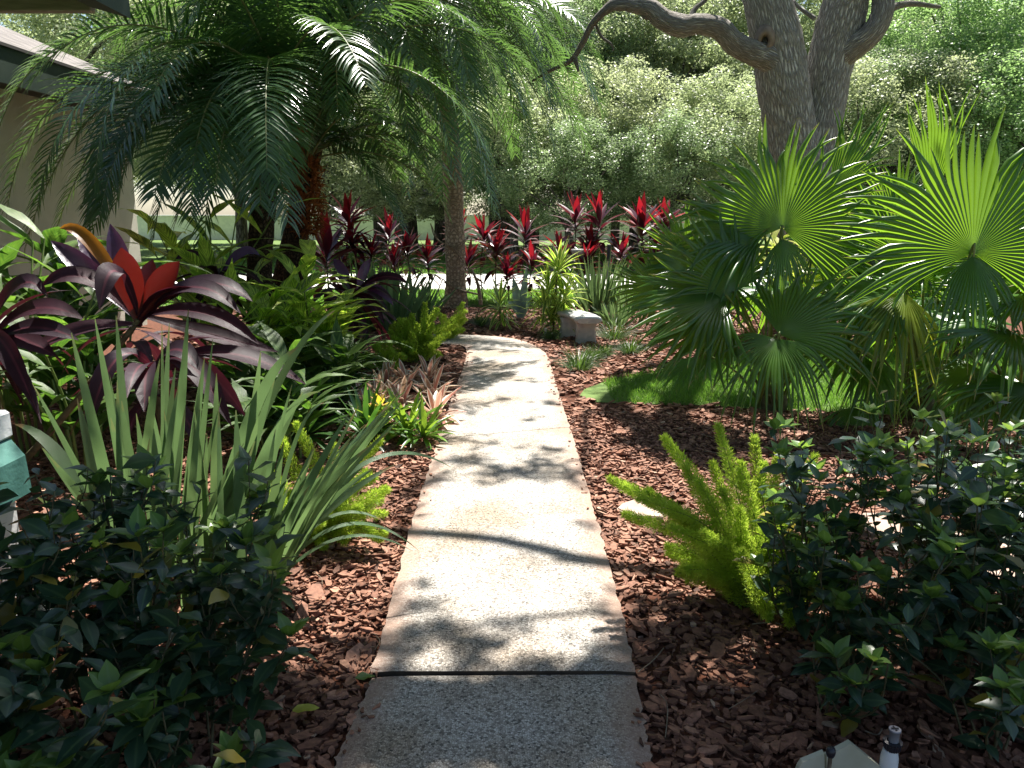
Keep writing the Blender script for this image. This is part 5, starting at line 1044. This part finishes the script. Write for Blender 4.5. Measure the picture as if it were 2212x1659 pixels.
# the rest of the crown, above and behind the trunk
for i in range(14):
    c0 = ob + np.array([rg.normal(.5, 2.4), rg.normal(1.0, 2.2), rg.uniform(7.0, 10.5)]); n = 330
    if c0[2] - 1.6 < (c0[1]) * .31 + .3: continue
    q = c0 + rg.normal(0, .45, (n, 3)); diamonds(mb, q, rg.normal(0, 1, (n, 3)), rg.normal(0, .5, (n, 3)) + np.array([0, 0, 1.0]), rg.uniform(.08, .13, n), rg.uniform(.022, .034, n), 0, rg.random(n))
mb.build("crown", M['oakleaf'], oak)  # clumps added for ground shade, plus the oak's upper crown

# ---------------------------------------------------------------- trees beyond the driveway
def make_crown(seed, Rx, Rz, z0, nclump, nleaf, ls, zs=.85):
    rg = RNG(seed); mb = MB(); u = nrm(rg.normal(0, 1, (nclump, 3))); rad = rg.uniform(.55, 1.0, nclump) ** .6
    C = u * rad[:, None] * np.array([Rx, Rx, Rz]); C[:, 2] = np.where(C[:, 2] < -Rz * .75, -C[:, 2] * .3, C[:, 2]); C[:, 2] += z0
    Ps, Ns = [], []
    for c_ in C:
        s = rg.uniform(.45, 1.05) * Rx * .16; k = int(nleaf / nclump * (s / (Rx * .12)) ** 1.5) + 20
        d = nrm(rg.normal(0, 1, (k, 3))); rr = rg.uniform(.3, 1, k) ** .5
        Ps.append(c_ + d * rr[:, None] * np.array([s * 1.15, s * 1.15, s * zs])); Ns.append(d * .7 + np.array([0, 0, .7]) + rg.normal(0, .5, (k, 3)))
    P = np.concatenate(Ps); Nn = np.concatenate(Ns); n = len(P)
    diamonds(mb, P, np.cross(Nn, rg.normal(0, 1, (n, 3))), Nn, ls * rg.uniform(.7, 1.3, n), ls * .28, 0, rg.random(n)); return mb, C
variants = {}
def tree(label, x, y, H, Rx, mat, variant, rot, trunk=.28, lean=0.0, nleaf=100000, ls=.125, low=.02, grp="trees beyond the driveway"):
    t = thing("shade_tree", label, "tree", (x, y, 0), grp)
    Rz = H * (1 - low) / 2; z0 = H - Rz; key = (variant, mat)
    if key not in variants:
        mb, C = make_crown(variant, 1.0 * 6, 6.0, 0, 260 if variant < 10 else 230, nleaf, ls, .85 if variant < 10 else 1.3); o = mb.build("crown", M[mat], t); variants[key] = o
        mt = MB(); rg = RNG(variant); 
        for i in rg.choice(len(C), 16, False):
            c_ = C[i]; p0 = np.array([0, 0, -5.5 + 3 * rg.random()]); mid = p0 * .5 + c_ * .5 + rg.normal(0, .35, 3); tube(mt, spline([p0, mid, c_], 12), np.linspace(.12, .02, 12), 7, 0, 0, False, .08, int(i))
        ob_ = mt.build("limb", M['bgbark'], t); variants[(variant, 'limb')] = variants.get((variant, 'limb'), ob_)
    else:
        o = variants[key].copy(); COL.objects.link(o); ob_ = variants[(variant, 'limb')].copy(); COL.objects.link(ob_)
    for q in (o, ob_):
        q.parent = t; q.matrix_parent_inverse.identity(); q.location = (0, 0, z0); q.rotation_euler = (0, 0, rot); q.scale = (Rx / 6, Rx / 6, Rz / 6)
    mt = MB(); rg = RNG(int(abs(x * 77 + y * 13)) + 5); tp = np.array([x + lean, y, z0 - Rz * .2])
    tube(mt, spline([(x, y, -.1), (x + lean * .3, y, tp[2] * .4), tp], 18), np.linspace(trunk * 1.25, trunk * .6, 18), 14, 0, 0, True, .05, 3); mt.build("trunk", M['bgbark'], t)
    return t
T_ = lambda u, Y: A(u, 466, Y)[0]
def TR(label, u, Y, H, Rx, mat, var, **kw): tree(label, T_(u, Y), Y, H, Rx, mat, var, RNG(int(u + 999)).random() * 6.28, **kw)
TR("pale leafy oak filling the middle beyond the ti plants", 1420, 35, 12.5, 5.6, 'treeA', 1, low=.16)
TR("dark green bushy tree just right of the tan palm", 1150, 34, 11, 4.6, 'treeC', 2, low=.16)
TR("bright green tree behind the oak at the upper right", 2080, 28, 11, 5.0, 'treeB', 3, low=.20)
TR("pale tree showing between the palm fronds on the left", 820, 35, 13, 5.4, 'treeD', 4, low=.16)
TR("pale yellowish tree at the left behind the fibrous palm", 560, 30, 12, 5.4, 'treeD', 1, low=.16)
TR("tall tree above the house roof at the left", 150, 30, 14, 6.0, 'treeA', 2, low=.16)
TR("olive tree directly behind the forked oak trunk", 1720, 36, 13, 5.6, 'treeA', 4, low=.16)
TR("bright tree at the far right edge", 2420, 26, 12, 5.4, 'treeB', 1, low=.16)
TR("low spreading tree with dark crooked trunk right of the oak", 1960, 27, 7.5, 4.0, 'treeC', 2, low=.25, trunk=.32, lean=.8)
TR("yellow green tall tree behind the middle trees", 1280, 40, 14, 7.2, 'treeD', 3, low=.13)
TR("dense tall tree far behind the oak", 1600, 43, 14.5, 7.5, 'treeA', 2, low=.13)
TR("dense tall tree far behind the date palms", 950, 42, 14.5, 7.5, 'treeA', 1, low=.13)
TR("tall far tree at the upper right corner", 2000, 42, 14.5, 8.0, 'treeB', 4, low=.13)
TR("tall far tree left of the date palm crowns", 520, 42, 14, 7.5, 'treeC', 3, low=.13)
TR("far tree hidden behind the house corner", 200, 45, 15, 7.5, 'treeD', 1, low=.13)
TR("far tree rising beyond the right edge", 2350, 44, 15, 8.0, 'treeA', 3, low=.13)
TR("farthest tree beyond the white wall in the centre", 1150, 66, 20, 9.0, 'treeC', 4, low=.05)
TR("farthest tree beyond the white wall to the right", 1500, 68, 20, 9.5, 'treeD', 1, low=.05)
TR("farthest tree beyond the white wall to the left", 800, 68, 20, 9.5, 'treeC', 2, low=.05)
TR("farthest tree behind the bright upper right tree", 1880, 66, 20, 9.5, 'treeC', 3, low=.05)
for i, (u, l) in enumerate([(1085, "thick bare grey trunk left of the dark bushy tree"), (950, "pale leaning trunk left of the tan palm"), (1370, "slim grey trunk before the white wall"), (880, "grey trunk seen between the ti heads left of the palm")]):
    Y = [33, 35, 36, 34][i]; TR(l, u, Y, 13, 4.2, ['treeC', 'treeA', 'treeA', 'treeD'][i], [1, 2, 3, 4][i], low=.22, trunk=[.55, .3, .2, .42][i], lean=[0, .8, .2, -.3][i])

for i, (u, Y, H, Rx, mt, va, l) in enumerate([(1110, 27, 6.2, 3.0, 'treeA', 3, "rounded pale bushy tree just right of the tan palm crown"), (1330, 28, 6.8, 3.3, 'treeD', 2, "low pale bushy tree above the tall red ti plants"), (1560, 26, 6.0, 3.0, 'treeA', 4, "low leafy tree between the red ti plants and the oak trunk"), (860, 28, 5.6, 2.8, 'treeA', 1, "low leafy tree behind the dark ti plants left of the tan palm"), (700, 27, 6.2, 3.0, 'treeD', 4, "pale low tree behind the fibrous palm trunk"), (1230, 25, 4.6, 2.4, 'treeC', 1, "smallest green bushy tree in the centre before the taller ones"), (1450, 25, 4.8, 2.4, 'treeC', 3, "small dark bushy tree above the largest ti plant"), (2250, 23, 6.5, 3.2, 'treeB', 2, "bright green bushy tree above the widest fan"), (1900, 25, 6.5, 3.0, 'treeD', 1, "pale bushy tree right of the oak fork")]):
    TR(l, u, Y, H, Rx, mt, va + 10, nleaf=42000, ls=.19, low=.24 if i in (1, 6) else .18, trunk=.16)
# white wall and a house behind it
wl = thing("boundary_wall", "long white stucco boundary wall behind the trees", "garden wall", (0, 54, 0)); mb = MB(); box(mb, (-45, 54, -.1), (45, 54.2, 1.55)); mb.build("panel", M['white'], wl, False); mb = MB(); box(mb, (-45.1, 53.95, 1.553), (45.1, 54.25, 1.66), 0, .02); mb.build("coping", M['white'], wl, False)
nh = thing("neighbour_house", "pale house glimpsed over the wall left of the tan palm", "house", (T_(905, 58), 59, 0)); x = T_(905, 58)
mb = MB(); box(mb, (x - 4, 58, -.1), (x + 3, 66, 2.9)); mb.build("wall", M['white'], nh, False); mb = MB(); mb.add([(x - 4.4, 57.6, 2.9), (x + 3.4, 57.6, 2.9), (x + 3.4, 66.4, 2.9), (x - 4.4, 66.4, 2.9), (x - 4.4, 62, 4.6), (x + 3.4, 62, 4.6)], [[0, 1, 5, 4], [2, 3, 4, 5]]); mb.add([(x - 4.4, 57.6, 2.9), (x - 4.4, 66.4, 2.9), (x - 4.4, 62, 4.6)], [[0, 2, 1]]); mb.build("roof", M['shingle'], nh, False)
mb = MB(); box(mb, (x + .2, 57.95, 1.4), (x + 1.6, 58.0 - .002, 2.3)); mb.build("window", M['glass'], nh, False)
